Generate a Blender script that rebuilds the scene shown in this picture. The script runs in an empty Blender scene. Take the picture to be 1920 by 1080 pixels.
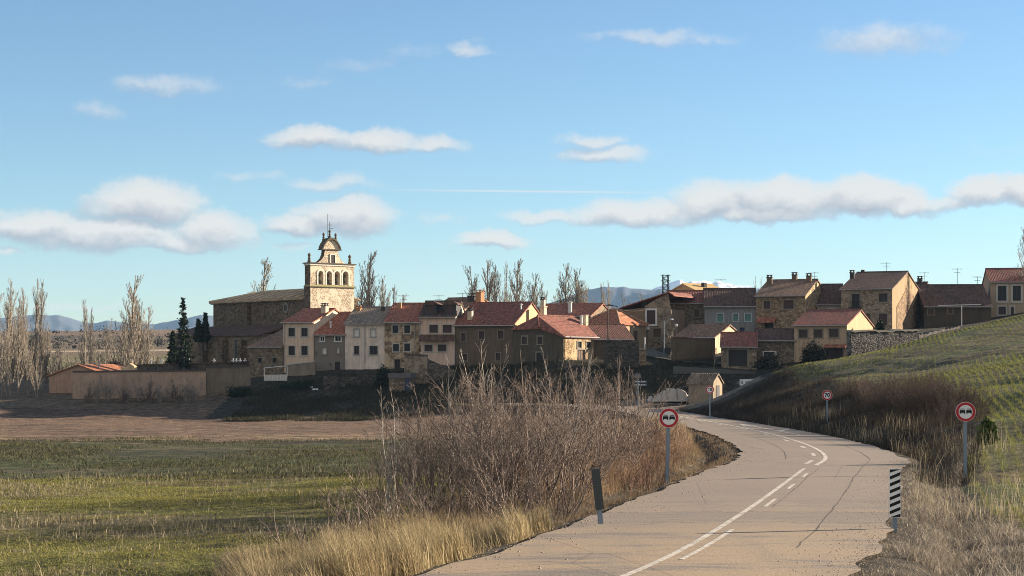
import bpy, bmesh, math, random
import numpy as np
from mathutils import Vector, Matrix

# ------------------------------------------------------------------ camera, sky, sun, exposure
F, YH = 3200.0, 670.0            # focal length in photo pixels, row of the eye level
scene = bpy.context.scene
COL = scene.collection
cam_d = bpy.data.cameras.new('camera'); cam = bpy.data.objects.new('camera', cam_d); COL.objects.link(cam)
cam_d.lens = F/1920*36; cam_d.sensor_width = 36; cam_d.shift_y = (YH-540)/1920
cam_d.clip_start = .5; cam_d.clip_end = 40000
cam.location = (0, 0, 0); cam.rotation_euler = (math.radians(90), 0, 0)
scene.camera = cam
scene.view_settings.view_transform = 'Standard'; scene.view_settings.look = 'None'
scene.view_settings.exposure = 1.55; scene.view_settings.gamma = 1
scene.cycles.max_bounces = 5; scene.cycles.diffuse_bounces = 2; scene.cycles.volume_bounces = 0
scene.cycles.use_adaptive_sampling = False; scene.cycles.use_denoising = True; scene.cycles.denoiser = 'OPENIMAGEDENOISE'; scene.cycles.denoising_input_passes = 'RGB_ALBEDO_NORMAL'; scene.cycles.denoising_prefilter = 'NONE'; scene.cycles.sample_clamp_indirect = 4; scene.cycles.pixel_filter_type = 'BLACKMAN_HARRIS'; scene.cycles.filter_width = .95
SUN_EL, SUN_AZ = math.radians(14.5), math.radians(22)     # azimuth from +X towards +Y
SUN_DIR = Vector((math.cos(SUN_EL)*math.cos(SUN_AZ), math.cos(SUN_EL)*math.sin(SUN_AZ), math.sin(SUN_EL)))
sl = bpy.data.lights.new('sun', 'SUN'); so = bpy.data.objects.new('sun', sl); COL.objects.link(so)
sl.energy = 5.0; sl.angle = math.radians(.5); sl.color = (1, .86, .68)
so.rotation_euler = SUN_DIR.to_track_quat('Z', 'Y').to_euler(); so.location = (200, 80, 120)

class NT:
    """small helper to write node trees"""
    def __init__(s, tree): s.t = tree; s.n = tree.nodes; s.l = tree.links
    def node(s, typ, **kw):
        n = s.n.new(typ)
        for k, v in kw.items(): setattr(n, k, v)
        return n
    def put(s, sock, v):
        if isinstance(v, bpy.types.NodeSocket): s.l.new(v, sock)
        elif v is not None:
            if hasattr(sock.default_value, '__len__') and not hasattr(v, '__len__'): v = (v,)*len(sock.default_value)
            elif hasattr(sock.default_value, '__len__') and len(sock.default_value) == 4 and len(v) == 3: v = tuple(v)+(1,)
            sock.default_value = v
    def m(s, op, a, b=None, c=None, clamp=False):
        n = s.node('ShaderNodeMath', operation=op); n.use_clamp = clamp
        for i, v in enumerate((a, b, c)):
            if v is not None: s.put(n.inputs[i], v)
        return n.outputs[0]
    def mix(s, f, a, b, blend='MIX'):
        n = s.node('ShaderNodeMix', data_type='RGBA', blend_type=blend)
        s.put(n.inputs[0], f); s.put(n.inputs[6], a); s.put(n.inputs[7], b)
        return n.outputs[2]
    def mr(s, v, a, b, c=0, d=1, smooth=False):
        n = s.node('ShaderNodeMapRange'); n.clamp = True
        if smooth: n.interpolation_type = 'SMOOTHSTEP'
        for i, x in enumerate((v, a, b, c, d)): s.put(n.inputs[i], x)
        return n.outputs[0]
    def noise(s, vec, scale, detail=4, rough=.55, dist=0):
        n = s.node('ShaderNodeTexNoise'); s.put(n.inputs['Vector'], vec); n.inputs['Scale'].default_value = scale
        n.inputs['Detail'].default_value = detail; n.inputs['Roughness'].default_value = rough; n.inputs['Distortion'].default_value = dist
        return n.outputs[0]
    def vor(s, vec, scale, feature='F1', rnd=1.0):
        n = s.node('ShaderNodeTexVoronoi', feature=feature); s.put(n.inputs['Vector'], vec); n.inputs['Scale'].default_value = scale
        n.inputs['Randomness'].default_value = rnd
        return n
    def comb(s, x, y, z=0.0):
        n = s.node('ShaderNodeCombineXYZ'); s.put(n.inputs[0], x); s.put(n.inputs[1], y); s.put(n.inputs[2], z); return n.outputs[0]
    def vmul(s, v, k):
        n = s.node('ShaderNodeVectorMath', operation='MULTIPLY'); s.put(n.inputs[0], v); s.put(n.inputs[1], k); return n.outputs[0]

# clouds: (photo x, y of the cloud's middle, half width, half height up, half height down, opacity), turned into sky directions
CLOUDS = [(270,385,135,48,38,1.0),(400,432,90,42,34,1.0),(60,425,120,30,30,.95),(190,440,190,36,32,.95),(330,455,160,24,20,.8),
 (650,408,112,42,38,1.05),(560,425,78,26,22,.9),(930,452,78,20,18,.85),(545,463,45,9,9,.4),
 (590,262,100,24,24,.75),(700,262,90,22,22,.75),(810,268,75,18,16,.62),(1105,262,70,18,16,.55),(1130,292,105,20,18,.62),
 (1330,385,110,50,28,1.0),(1480,375,150,46,42,1.05),(1620,372,120,46,34,1.1),(1200,402,160,30,24,.85),(1030,405,110,14,14,.6),
 (1430,405,150,20,20,.95),(1700,385,80,26,24,.9),(1840,362,80,34,28,1.0),(1930,360,80,38,32,1.05),(1780,380,70,20,16,.7),
 (620,342,100,17,14,.45),(460,330,60,11,10,.3),(885,90,48,15,13,.42),(1650,80,140,36,32,.40),(1740,62,70,24,22,.3),
 (1230,72,170,14,14,.33),(310,158,110,20,20,.36),(170,212,55,20,16,.28),(680,122,80,16,14,.16),(590,152,60,14,12,.15),
 (830,410,40,12,10,.3),(140,575,120,8,8,.35),(20,395,60,12,10,.4),(1880,280,60,16,12,.15),(765,95,50,14,12,.12),(5,470,40,9,9,.5)]
world = bpy.data.worlds.new('World'); scene.world = world; world.use_nodes = True
W = NT(world.node_tree); W.n.clear()
grp = bpy.data.node_groups.new('cloud_field', 'ShaderNodeTree')
grp.interface.new_socket('u', in_out='INPUT', socket_type='NodeSocketFloat')
grp.interface.new_socket('v', in_out='INPUT', socket_type='NodeSocketFloat')
grp.interface.new_socket('d', in_out='OUTPUT', socket_type='NodeSocketFloat')
G = NT(grp); gi = G.node('NodeGroupInput'); go = G.node('NodeGroupOutput')
acc = None
for (cx, cy, rx, ru, rd, op) in CLOUDS:
    du = G.m('MULTIPLY_ADD', gi.outputs[0], F/rx/1.08, -(cx-960)/rx/1.08)
    dv = G.m('ADD', gi.outputs[1], -(YH-cy)/F)
    dv = G.m('MAXIMUM', G.m('MULTIPLY', dv, F/ru/1.12), G.m('MULTIPLY', dv, -F/rd/1.12))
    r2 = G.m('MULTIPLY_ADD', du, du, G.m('MULTIPLY', dv, dv))
    val = G.m('MULTIPLY', G.m('SUBTRACT', 1.0, r2), op)
    acc = val if acc is None else G.m('SMOOTH_MAX', acc, val, .18)
G.l.new(acc, go.inputs[0])
tc = W.node('ShaderNodeTexCoord'); sep = W.node('ShaderNodeSeparateXYZ'); W.l.new(tc.outputs['Generated'], sep.inputs[0])
dy = W.m('MAXIMUM', sep.outputs[1], .05)
u = W.m('DIVIDE', sep.outputs[0], dy); v = W.m('DIVIDE', sep.outputs[2], dy)
uv = W.comb(W.m('MULTIPLY', u, 1.0), W.m('MULTIPLY', v, 1.5))
n1 = W.noise(uv, 26, 8, .62); n2 = W.noise(W.comb(u, v, 3.3), 30, 6, .6)
wu = W.m('MULTIPLY_ADD', W.m('SUBTRACT', n1, .5), .05, u); wv = W.m('MULTIPLY_ADD', W.m('SUBTRACT', n2, .5), .022, v)
def field(du, dv):
    g = W.node('ShaderNodeGroup'); g.node_tree = grp
    W.put(g.inputs[0], W.m('ADD', wu, du)); W.put(g.inputs[1], W.m('ADD', wv, dv)); return g.outputs[0]
d0 = field(0, 0); d1 = field(.004, .006)
fine = W.noise(W.comb(u, W.m('MULTIPLY', v, 1.3), 7.1), 62, 12, .68)
dd = W.m('MULTIPLY_ADD', W.m('SUBTRACT', fine, .5), .95, d0)
front = W.mr(sep.outputs[1], .05, .3)
alpha = W.m('MULTIPLY', W.m('MULTIPLY', W.mr(dd, -.10, .52, 0, .94, True), front), W.mr(d0, -.15, .78, .12, 1))
light = W.mr(W.m('ADD', W.m('MULTIPLY', W.m('SUBTRACT', d0, d1), 1.5), W.m('MULTIPLY', W.m('SUBTRACT', fine, .5), 1.5)), -.55, .42)
sky = W.node('ShaderNodeTexSky', sky_type='NISHITA'); sky.sun_disc = False
sky.sun_elevation = SUN_EL; sky.sun_rotation = math.radians(90)-SUN_AZ
sky.air_density = 1.0; sky.dust_density = .1; sky.ozone_density = 2.0; sky.altitude = 900
SKY_K = .05
skyc = W.mix(1.0, sky.outputs[0], (.90, 1.04, 1.15), 'MULTIPLY')
CL_LO, CL_HI = (2.9, 2.98, 3.35), (5.8, 5.6, 5.3)
cloudc = W.mix(light, CL_LO, CL_HI)
# a contrail high over the village
ctr = W.m('SUBTRACT', v, W.m('MULTIPLY_ADD', u, -.010, (YH-358.5)/F))
con = W.m('MULTIPLY', W.mr(W.m('ABSOLUTE', ctr), .0002, .0008, 1, 0), W.m('MULTIPLY', W.mr(u, -.085, -.02), W.mr(u, .04, .105, 1, 0)))
con = W.m('MULTIPLY', W.m('MULTIPLY', con, .55), front)
allc = W.mix(con, W.mix(alpha, skyc, cloudc), CL_HI)
# unseen bright cloud added behind the viewer to fill the shaded house fronts
fill_cloud = W.m('MULTIPLY', W.m('MULTIPLY', W.mr(sep.outputs[1], 0, -.35), W.mr(W.noise(tc.outputs['Generated'], 2.2, 7, .6), .40, .52)), W.mr(sep.outputs[2], -.02, .06))
allc = W.mix(W.m('MULTIPLY', fill_cloud, .95), allc, (5.0, 4.75, 4.6))
bg = W.node('ShaderNodeBackground'); W.put(bg.inputs[0], allc); bg.inputs[1].default_value = SKY_K
wo = W.node('ShaderNodeOutputWorld'); W.l.new(bg.outputs[0], wo.inputs[0])
world.cycles.sampling_method = 'MANUAL'; world.cycles.sample_map_resolution = 512

# ------------------------------------------------------------------ helpers
rng = np.random.default_rng(7); random.seed(7)
def tag(o, label=None, cat=None, group=None, kind=None):
    if label: o['label'] = label
    if cat: o['category'] = cat
    if group: o['group'] = group
    if kind: o['kind'] = kind
    return o
def empty(name, loc=(0,0,0), rz=0, **kw):
    o = bpy.data.objects.new(name, None); COL.objects.link(o); o.location = loc; o.rotation_euler = (0,0,rz); o.empty_display_size = .3
    return tag(o, **kw)
def link(name, me, mat=None, parent=None, loc=None, **kw):
    o = bpy.data.objects.new(name, me); COL.objects.link(o)
    if mat is not None and not me.materials: me.materials.append(mat)
    if parent: o.parent = parent
    if loc is not None: o.location = loc
    return tag(o, **kw)
def P(px, py, Y): return Vector(((px-960)/F*Y, Y, (YH-py)/F*Y))
def sstep(x, a, b):
    t = np.clip((x-a)/(b-a), 0, 1); return t*t*(3-2*t)
def np_mesh(name, V, Fq, nper):
    """mesh from arrays of same-size polygons"""
    me = bpy.data.meshes.new(name); V = np.ascontiguousarray(V, np.float32).reshape(-1,3); Fq = np.ascontiguousarray(Fq, np.int32).reshape(-1)
    nf = len(Fq)//nper
    me.vertices.add(len(V)); me.vertices.foreach_set('co', V.ravel())
    me.loops.add(len(Fq)); me.loops.foreach_set('vertex_index', Fq)
    me.polygons.add(nf); me.polygons.foreach_set('loop_start', np.arange(0, len(Fq), nper, dtype=np.int32))
    me.polygons.foreach_set('loop_total', np.full(nf, nper, np.int32)); me.update(calc_edges=True)
    return me
class MB:
    """collects simple solids into one mesh"""
    def __init__(s): s.v = []; s.f = []
    def poly(s, pts, faces):
        b = len(s.v); s.v += [tuple(p) for p in pts]; s.f += [tuple(b+i for i in f) for f in faces]; return s
    def box(s, x0, y0, z0, x1, y1, z1):
        return s.poly([(x0,y0,z0),(x1,y0,z0),(x1,y1,z0),(x0,y1,z0),(x0,y0,z1),(x1,y0,z1),(x1,y1,z1),(x0,y1,z1)],
                      [(3,2,1,0),(4,5,6,7),(0,1,5,4),(1,2,6,5),(2,3,7,6),(3,0,4,7)])
    def tube(s, a, b, r0, r1=None, n=8):
        a, b = Vector(a), Vector(b); r1 = r0 if r1 is None else r1; d = (b-a).normalized(); u = d.orthogonal().normalized(); w = d.cross(u)
        pts = []
        for c, r in ((a, r0), (b, r1)):
            for k in range(n): t = 2*math.pi*k/n; pts.append(c+(u*math.cos(t)+w*math.sin(t))*r)
        return s.poly(pts, [(k,(k+1)%n,n+(k+1)%n,n+k) for k in range(n)]+[tuple(range(n-1,-1,-1)), tuple(range(n,2*n))])
    def lathe(s, c, prof, n=10):
        pts = []; m = len(prof)
        for r, z in prof:
            for k in range(n): t = 2*math.pi*k/n; pts.append((c[0]+r*math.cos(t), c[1]+r*math.sin(t), c[2]+z))
        fs = [(i*n+k, i*n+(k+1)%n, (i+1)*n+(k+1)%n, (i+1)*n+k) for i in range(m-1) for k in range(n)]
        return s.poly(pts, fs+[tuple(range(n-1,-1,-1)), tuple(range((m-1)*n, m*n))])
    def prism(s, pts2, y0, y1, axis='y'):
        """polygon in (x,z) pushed along y (or in (y,z) pushed along x)"""
        n = len(pts2); mk = (lambda p, q: (p[0], q, p[1])) if axis == 'y' else (lambda p, q: (q, p[0], p[1]))
        pts = [mk(p, y0) for p in pts2]+[mk(p, y1) for p in pts2]
        return s.poly(pts, [tuple(range(n)), tuple(range(2*n-1, n-1, -1))]+[(k, n+k, n+(k+1)%n, (k+1)%n) for k in range(n)])
    def build(s, name, mat, parent=None, loc=None, smooth=False, **kw):
        me = bpy.data.meshes.new(name); me.from_pydata(s.v, [], s.f)
        bm = bmesh.new(); bm.from_mesh(me); bmesh.ops.recalc_face_normals(bm, faces=bm.faces); bm.to_mesh(me); bm.free()
        if smooth: me.polygons.foreach_set('use_smooth', [True]*len(me.polygons))
        return link(name, me, mat, parent, loc, **kw)

# ------------------------------------------------------------------ materials
MATS = {}
def base_mat(name):
    m = bpy.data.materials.new(name); m.use_nodes = True; t = NT(m.node_tree); bsdf = t.n['Principled BSDF']
    bsdf.inputs['Roughness'].default_value = .9; bsdf.inputs['Specular IOR Level'].default_value = .2
    tcn = t.node('ShaderNodeTexCoord'); return m, t, bsdf, tcn.outputs['Object']
def bump(t, bsdf, h, dist=.05, strength=.6):
    b = t.node('ShaderNodeBump'); b.inputs['Strength'].default_value = strength; b.inputs['Distance'].default_value = dist
    t.put(b.inputs['Height'], h); t.l.new(b.outputs[0], bsdf.inputs['Normal'])
def mul(c, k): return tuple(min(1, x*k) for x in c[:3])
def plain(name, col, rough=.6, metal=0, var=.12, sc=3):
    if name in MATS: return MATS[name]
    m, t, b, oc = base_mat(name); n = t.noise(oc, sc, 5)
    t.put(b.inputs['Base Color'], t.mix(n, mul(col, 1-var*1.6), mul(col, 1+var*1.6))); b.inputs['Roughness'].default_value = rough; b.inputs['Metallic'].default_value = metal
    MATS[name] = m; return m
def plaster(name, col, dirt=.35, sc=1.0):
    if name in MATS: return MATS[name]
    col = (col[0]*1.14, col[1], col[2]*.86)
    m, t, b, oc = base_mat(name)
    big = t.noise(oc, .5*sc, 6, .65); streak = t.noise(t.vmul(oc, (2.6, 2.6, .35)), 1.3, 5, .6); fi = t.noise(oc, 14, 4, .6)
    c = t.mix(t.mr(big, .35, .7), col, mul(col, 1-dirt)); c = t.mix(t.mr(streak, .48, .68, 0, .65), c, mul(col, .45))
    c = t.mix(t.mr(fi, .3, .7, 0, .35), c, mul(col, .72))
    t.put(b.inputs['Base Color'], c); bump(t, b, fi, .02, .4); MATS[name] = m; return m
def stone(name, col, sc=2.6, plast=None, cover=.5, dark=.45, band=None):
    """rubble stone; plast = a colour of old render that covers part of it"""
    if name in MATS: return MATS[name]
    m, t, b, oc = base_mat(name)
    col = (col[0]*1.03, col[1]*.98, col[2]*.93); plast = plast and (plast[0]*1.08, plast[1]*1.0, plast[2]*.9)
    wob = t.noise(oc, 2.2, 3); vv = t.vmul(oc, (1, 1, 1.5))
    sc *= .72; sc *= 1.5; v1 = t.vor(vv, sc); ed = t.vor(vv, sc, 'DISTANCE_TO_EDGE')
    cs = t.node('ShaderNodeSeparateColor'); t.l.new(v1.outputs['Color'], cs.inputs[0])
    c = t.mix(cs.outputs[0], mul(col, dark*.7), mul(col, 1.4)); c = t.mix(t.m('MULTIPLY', cs.outputs[1], .32), c, (col[0]*1.0, col[1]*.8, col[2]*.62))
    mort = t.mr(ed.outputs['Distance'], .02, .10, 1, 0); c = t.mix(t.m('MULTIPLY', mort, .6), c, mul(col, .42))
    h = t.mr(ed.outputs['Distance'], 0, .2)
    big = t.noise(oc, .35, 6, .65); c = t.mix(t.mr(big, .4, .7, 0, .55), c, mul(col, .5))
    if plast:
        pm = t.mr(t.m('ADD', t.noise(oc, .55, 7, .7), cover-.5), .47, .53); pn = t.noise(oc, 6, 5)
        c = t.mix(pm, c, t.mix(pn, mul(plast, .7), mul(plast, 1.15))); h = t.m('MAXIMUM', h, pm)
    t.put(b.inputs['Base Color'], c); bump(t, b, h, .06, .8); MATS[name] = m; return m
def tiles(name, col, old=.5):
    """clay roof tiles: channels run down the slope, courses across it"""
    if name in MATS: return MATS[name]
    m, t, b, oc = base_mat(name); sp = t.node('ShaderNodeSeparateXYZ'); t.l.new(oc, sp.inputs[0])
    ph = t.m('ADD', sp.outputs[0], t.m('MULTIPLY', t.noise(oc, .7, 2), .12))
    chan = t.m('ABSOLUTE', t.m('SINE', t.m('MULTIPLY', ph, math.pi/.24)))
    cellv = t.vmul(oc, (1/.24, 1/.42, 0)); wn = t.node('ShaderNodeTexWhiteNoise', noise_dimensions='2D')
    sn = t.node('ShaderNodeVectorMath', operation='FLOOR'); t.l.new(cellv, sn.inputs[0]); t.l.new(sn.outputs[0], wn.inputs['Vector'])
    big = t.noise(oc, .8, 6, .7); st = t.noise(t.vmul(oc, (1.6, .25, .25)), 1, 6, .65)
    c = t.mix(wn.outputs['Value'], mul(col, .62), mul(col, 1.35)); c = t.mix(t.mr(st, .45, .7, 0, .6*old+.2), c, (col[0]*.42, col[0]*.34, col[0]*.27))
    c = t.mix(t.mr(big, .52, .75, 0, old), c, (.20, .17, .11)); c = t.mix(t.mr(chan, 0, .35, .55, 0), c, mul(col, .25))
    t.put(b.inputs['Base Color'], c); b.inputs['Roughness'].default_value = .85
    row = t.m('FRACT', t.m('MULTIPLY', sp.outputs[1], 1/.42)); bump(t, b, t.m('ADD', chan, t.m('MULTIPLY', row, .3)), .05, .7)
    MATS[name] = m; return m
def bark(name, col, rough=.9):
    if name in MATS: return MATS[name]
    m, t, b, oc = base_mat(name); n = t.mr(t.noise(t.vmul(oc,(9,9,1.2)), 1.0, 3, .6), .3, .7); oi = t.node('ShaderNodeObjectInfo')
    c = t.mix(n, mul(col, .35), mul(col, 1.75)); c = t.mix(t.m('MULTIPLY', oi.outputs['Random'], .4), c, mul(col, .65))
    t.put(b.inputs['Base Color'], c); b.inputs['Roughness'].default_value = rough; MATS[name] = m; return m
def blade_mat(name, c0, c1, trans=.25):
    """dry stems and grass; colour differs from tuft to tuft"""
    if name in MATS: return MATS[name]
    m, t, b, oc = base_mat(name)
    at = t.node('ShaderNodeAttribute', attribute_name='tint'); n = t.noise(oc, .5, 4, .6)
    f = t.m('ADD', t.m('MULTIPLY', at.outputs['Fac'], .65), t.m('MULTIPLY', t.mr(n, .3, .7), .35))
    c = t.mix(f, c0, c1); t.put(b.inputs['Base Color'], c)
    tr = t.node('ShaderNodeBsdfTranslucent'); t.put(tr.inputs[0], c); mx = t.node('ShaderNodeMixShader'); mx.inputs[0].default_value = trans
    t.l.new(b.outputs[0], mx.inputs[1]); t.l.new(tr.outputs[0], mx.inputs[2]); t.l.new(mx.outputs[0], t.n['Material Output'].inputs[0])
    MATS[name] = m; return m
M_GLASS = plain('dark_window_glass', (.02,.022,.026), .35, 0, .3); M_SHUT = plain('brown_roller_shutter', (.07,.045,.04), .6)
M_WFR = plain('white_window_frame', (.62,.6,.56), .6); M_SUR = plain('pale_window_surround', (.42,.39,.34), .85); M_STSUR = plain('stone_window_surround', (.22,.19,.145), .9)
M_GREEN = plain('green_wood', (.12,.22,.18), .6); M_WOOD = plain('brown_wood', (.10,.06,.04), .7); M_DOOR = plain('dark_door', (.035,.03,.03), .6)
M_GALV = plain('galvanised_steel', (.20,.25,.30), .5, .2); M_DARK = plain('dark_metal', (.03,.03,.032), .5, .3)
M_RED = plain('sign_red', (.42,.03,.035), .5, 0, .05); M_WHITE = plain('sign_white', (.72,.73,.72), .5, 0, .14, 5); M_BLACK = plain('sign_black', (.012,.012,.014), .5, 0, .1)
M_BLUE = plain('sign_blue', (.03,.06,.16), .5); M_BRICK = plain('chimney_brick', (.36,.19,.10), .9, 0, .25, 8); M_CHW = plaster('chimney_render', (.62,.57,.48)); M_CHD = plain('dark_chimney_pot', (.05,.045,.045), .8)
M_GUT = plain('zinc_gutter', (.35,.33,.31), .6)

# ------------------------------------------------------------------ terrain height
def zroad(Y):
    Y = np.asarray(Y, float); return np.where(Y < 150, -(2.75+.0163*Y), -5.195-.006*(Y-150))
RC = np.array([(-9.5,-20),(-4.6,5),(-1.2,17),(1.9,25),(4.75,35.5),(9.3,54.5),(11.75,65),(13.4,80),(14.35,100),(14.5,120),(14.4,140),(13.9,160),(11.5,180),(6.0,196),(-3,204)], float)
def catmull(pts, n=12):
    out = []
    for i in range(len(pts)-1):
        p0, p1, p2, p3 = pts[max(i-1,0)], pts[i], pts[i+1], pts[min(i+2, len(pts)-1)]
        for t in np.linspace(0, 1, n, endpoint=False):
            out.append(.5*((2*p1)+(-p0+p2)*t+(2*p0-5*p1+4*p2-p3)*t*t+(-p0+3*p1-3*p2+p3)*t**3))
    out.append(pts[-1]); return np.array(out)
RCL = catmull(RC)
RT = np.gradient(RCL, axis=0); RT /= np.linalg.norm(RT, axis=1)[:,None]; RN = np.stack([RT[:,1], -RT[:,0]], 1)   # RN to the right
RS = np.concatenate([[0], np.cumsum(np.linalg.norm(np.diff(RCL, axis=0), axis=1))])
def road_sd(X, Y):
    """signed distance to the road's middle (right side positive)"""
    X = np.asarray(X, float).ravel(); Y = np.asarray(Y, float).ravel(); best = np.full(X.shape, 1e9); sd = np.full(X.shape, 1e9)
    for i in range(0, len(RCL), 2):
        dx, dyy = X-RCL[i,0], Y-RCL[i,1]; d = dx*dx+dyy*dyy; s = dx*RN[i,0]+dyy*RN[i,1]; k = d < best
        best[k] = d[k]; sd[k] = np.where(s[k] >= 0, 1, -1)*np.maximum(np.abs(s[k]), np.sqrt(np.maximum(d[k]-1.2, 0)))
    return sd
HW = 3.05
CP = []
def cp(px, py, Y): p = P(px, py, Y); CP.append((p.x, p.y, p.z))
for X in (-90,-60,-40,-25,-12):                      # the fields on the left
    for Y, z in ((-60,-3.2),(0,-3.7),(30,-4.1),(60,-4.55),(90,-4.85),(112,-5.1),(150,-6.3),(185,-7.1),(206,-7.3)): CP.append((X*(.6+.4*Y/100 if Y > 30 else .7), Y, z))
for X, Y, z in ((-3,30,-3.7),(-1,38,-3.75),(1,50,-3.9),(0,60,-4.1),(3,75,-4.2),(4,95,-4.6),(3,120,-5.0),(3,150,-5.6),(0,175,-5.9)): CP.append((X,Y,z))
for a in ((-150,770,214),(0,760,216),(100,750,222),(140,749,222),(385,747,223),(465,742,224),(-600,760,230)): cp(*a)
for a in ((490,745,218),(560,745,216),(640,745,214),(720,745,212),(800,747,210),(900,745,208),(1000,742,207),(1100,735,207),(1170,735,206)): cp(*a)
for a in ((470,718,229),(535,700,229),(590,700,227),(650,697,226),(720,695,225.5),(790,690,224.5),(850,688,224),(960,690,221),(1057,676,217),(1133,672,228)): cp(*a)
for a in ((400,692,270),(600,690,262),(800,680,270),(1000,672,270),(1180,660,260),(1215,655,238),(1250,652,250),(1330,640,255)): cp(*a)
for a in ((1212,692,216),(1260,690,215),(1330,688,214),(1420,697,212),(1230,655,235),(1215,735,203),(1290,752,203),(1350,750,203),(1390,740,203)): cp(*a)
for a in ((1430,690,216),(1500,680,216),(1580,672,216),(1420,635,245),(1500,630,240),(1600,622,240),(1720,618,240),(1800,612,250),(1890,592,255),(2050,560,260)): cp(*a)
for a in ((1480,703,166),(1560,712,144),(1650,728,122),(1750,745,105),(1800,757,95),(1835,790,76),(1860,832,60),(1852,905,50),(1905,965,41)): cp(*a)
for i_ in range(0, 0): pass
for a in ((1430,703,180),(1480,690,172),(1600,671,176),(1720,640,182),(1820,615,186),(1920,590,190),(2100,555,195)): cp(*a)
for a in ((1700,702,150),(1900,655,150),(1900,722,112),(1920,800,74),(2100,700,90),(2300,650,110),(2500,560,190),(2000,900,50)): cp(*a)
for X, Y, z in ((13,198,-5.5),(18,188,-5.45),(21,200,-5.4),(19,181,-5.4),(16,205,-5.45),(23,193,-5.2),(9,203,-5.5),(21,170,-5.2)): CP.append((X,Y,z))
for a in ((1620,680,203),(1700,650,206),(1800,632,210),(1500,700,200)): cp(*a)
for X, Y, z in ((15,30,-3.6),(11,20,-3.3),(20,0,-3.0),(40,20,-2.5),(60,60,-1),(90,120,2),(-10,-60,-2.0),(30,-60,-2.4)): CP.append((X,Y,z))
for a in ((-300,705,320),(0,700,330),(160,698,330),(330,694,330),(-200,676,480),(100,674,480),(330,670,480),(-200,656,640),(100,655,640),(330,652,640),(-300,624,1100),(100,621,1100),(330,617,1100)): cp(*a)
for a in ((700,672,480),(1100,655,480),(1500,640,480),(2000,600,480),(700,650,900),(1200,640,900),(1800,620,900)): cp(*a)
for X, Y, z in ((-900,300,-6),(-1600,1300,22),(-700,2200,6),(0,2200,4),(700,2200,8),(-5000,9000,0),(0,9000,0),(5000,9000,0),(900,300,12),(1500,1300,30),(-400,0,-4),(400,0,4),(-400,-400,-3),(400,-400,0),(3000,3000,10),(-3000,3000,10)): CP.append((X,Y,z))
for i_ in range(len(RCL)):
    if 62 < RCL[i_,1] < 160 and i_%8 == 0: _y = RCL[i_,1]+RN[i_,1]*(HW+.9); CP.append((RCL[i_,0]+RN[i_,0]*(HW+.9), _y, float(zroad(_y))-.1))
CP = np.array(CP); _c, _idx = np.unique(np.round(CP[:,:2], 1), axis=0, return_index=True); CP = CP[_idx]
def _warp(a): return a
_D = np.sqrt(((CP[:,None,:2]-CP[None,:,:2])**2).sum(-1)+.25)
_A = np.zeros((len(CP)+1,)*2); _A[:-1,:-1] = -_D+np.eye(len(CP))*.15; _A[:-1,-1] = 1; _A[-1,:-1] = 1
_w = np.linalg.solve(_A, np.append(CP[:,2], 0))
def vnoise(X, Y, s, seed=0):
    x, y = X/s+seed*17.3, Y/s+seed*9.1; xi, yi = np.floor(x), np.floor(y); fx, fy = x-xi, y-yi; fx = fx*fx*(3-2*fx); fy = fy*fy*(3-2*fy)
    h = lambda a, b: np.modf(np.abs(np.sin(a*127.1+b*311.7+seed*3.7)*43758.5453))[0]
    return (h(xi,yi)*(1-fx)+h(xi+1,yi)*fx)*(1-fy)+(h(xi,yi+1)*(1-fx)+h(xi+1,yi+1)*fx)*fy-.5
def terr(X, Y):
    X = np.asarray(X, float); Y = np.asarray(Y, float); sh = X.shape; X, Y = X.ravel(), Y.ravel(); z = np.full(X.shape, _w[-1])
    for i in range(0, len(X), 60000):
        sl_ = slice(i, i+60000); d = np.sqrt((X[sl_,None]-CP[:,0])**2+(Y[sl_,None]-CP[:,1])**2+.25); z[sl_] -= d@_w[:-1]
    r = np.hypot(X, Y)
    z += vnoise(X,Y,3.1,1)*.12*np.clip(r/40,.3,1)+vnoise(X,Y,.9,2)*.07+vnoise(X,Y,11,3)*.2
    sd = road_sd(X, Y); a = np.abs(sd); w = sstep(a, HW+.5, np.where(sd > 0, HW+2.4, HW+3.2))
    ditch = -.28*np.exp(-((a-HW-1.3)/.6)**2)
    z = (zroad(Y)-.06)*(1-w)+z*w+ditch*(Y < 175)
    return z.reshape(sh)
def terr1(x, y): return float(terr(np.array([x]), np.array([y]))[0])

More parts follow.
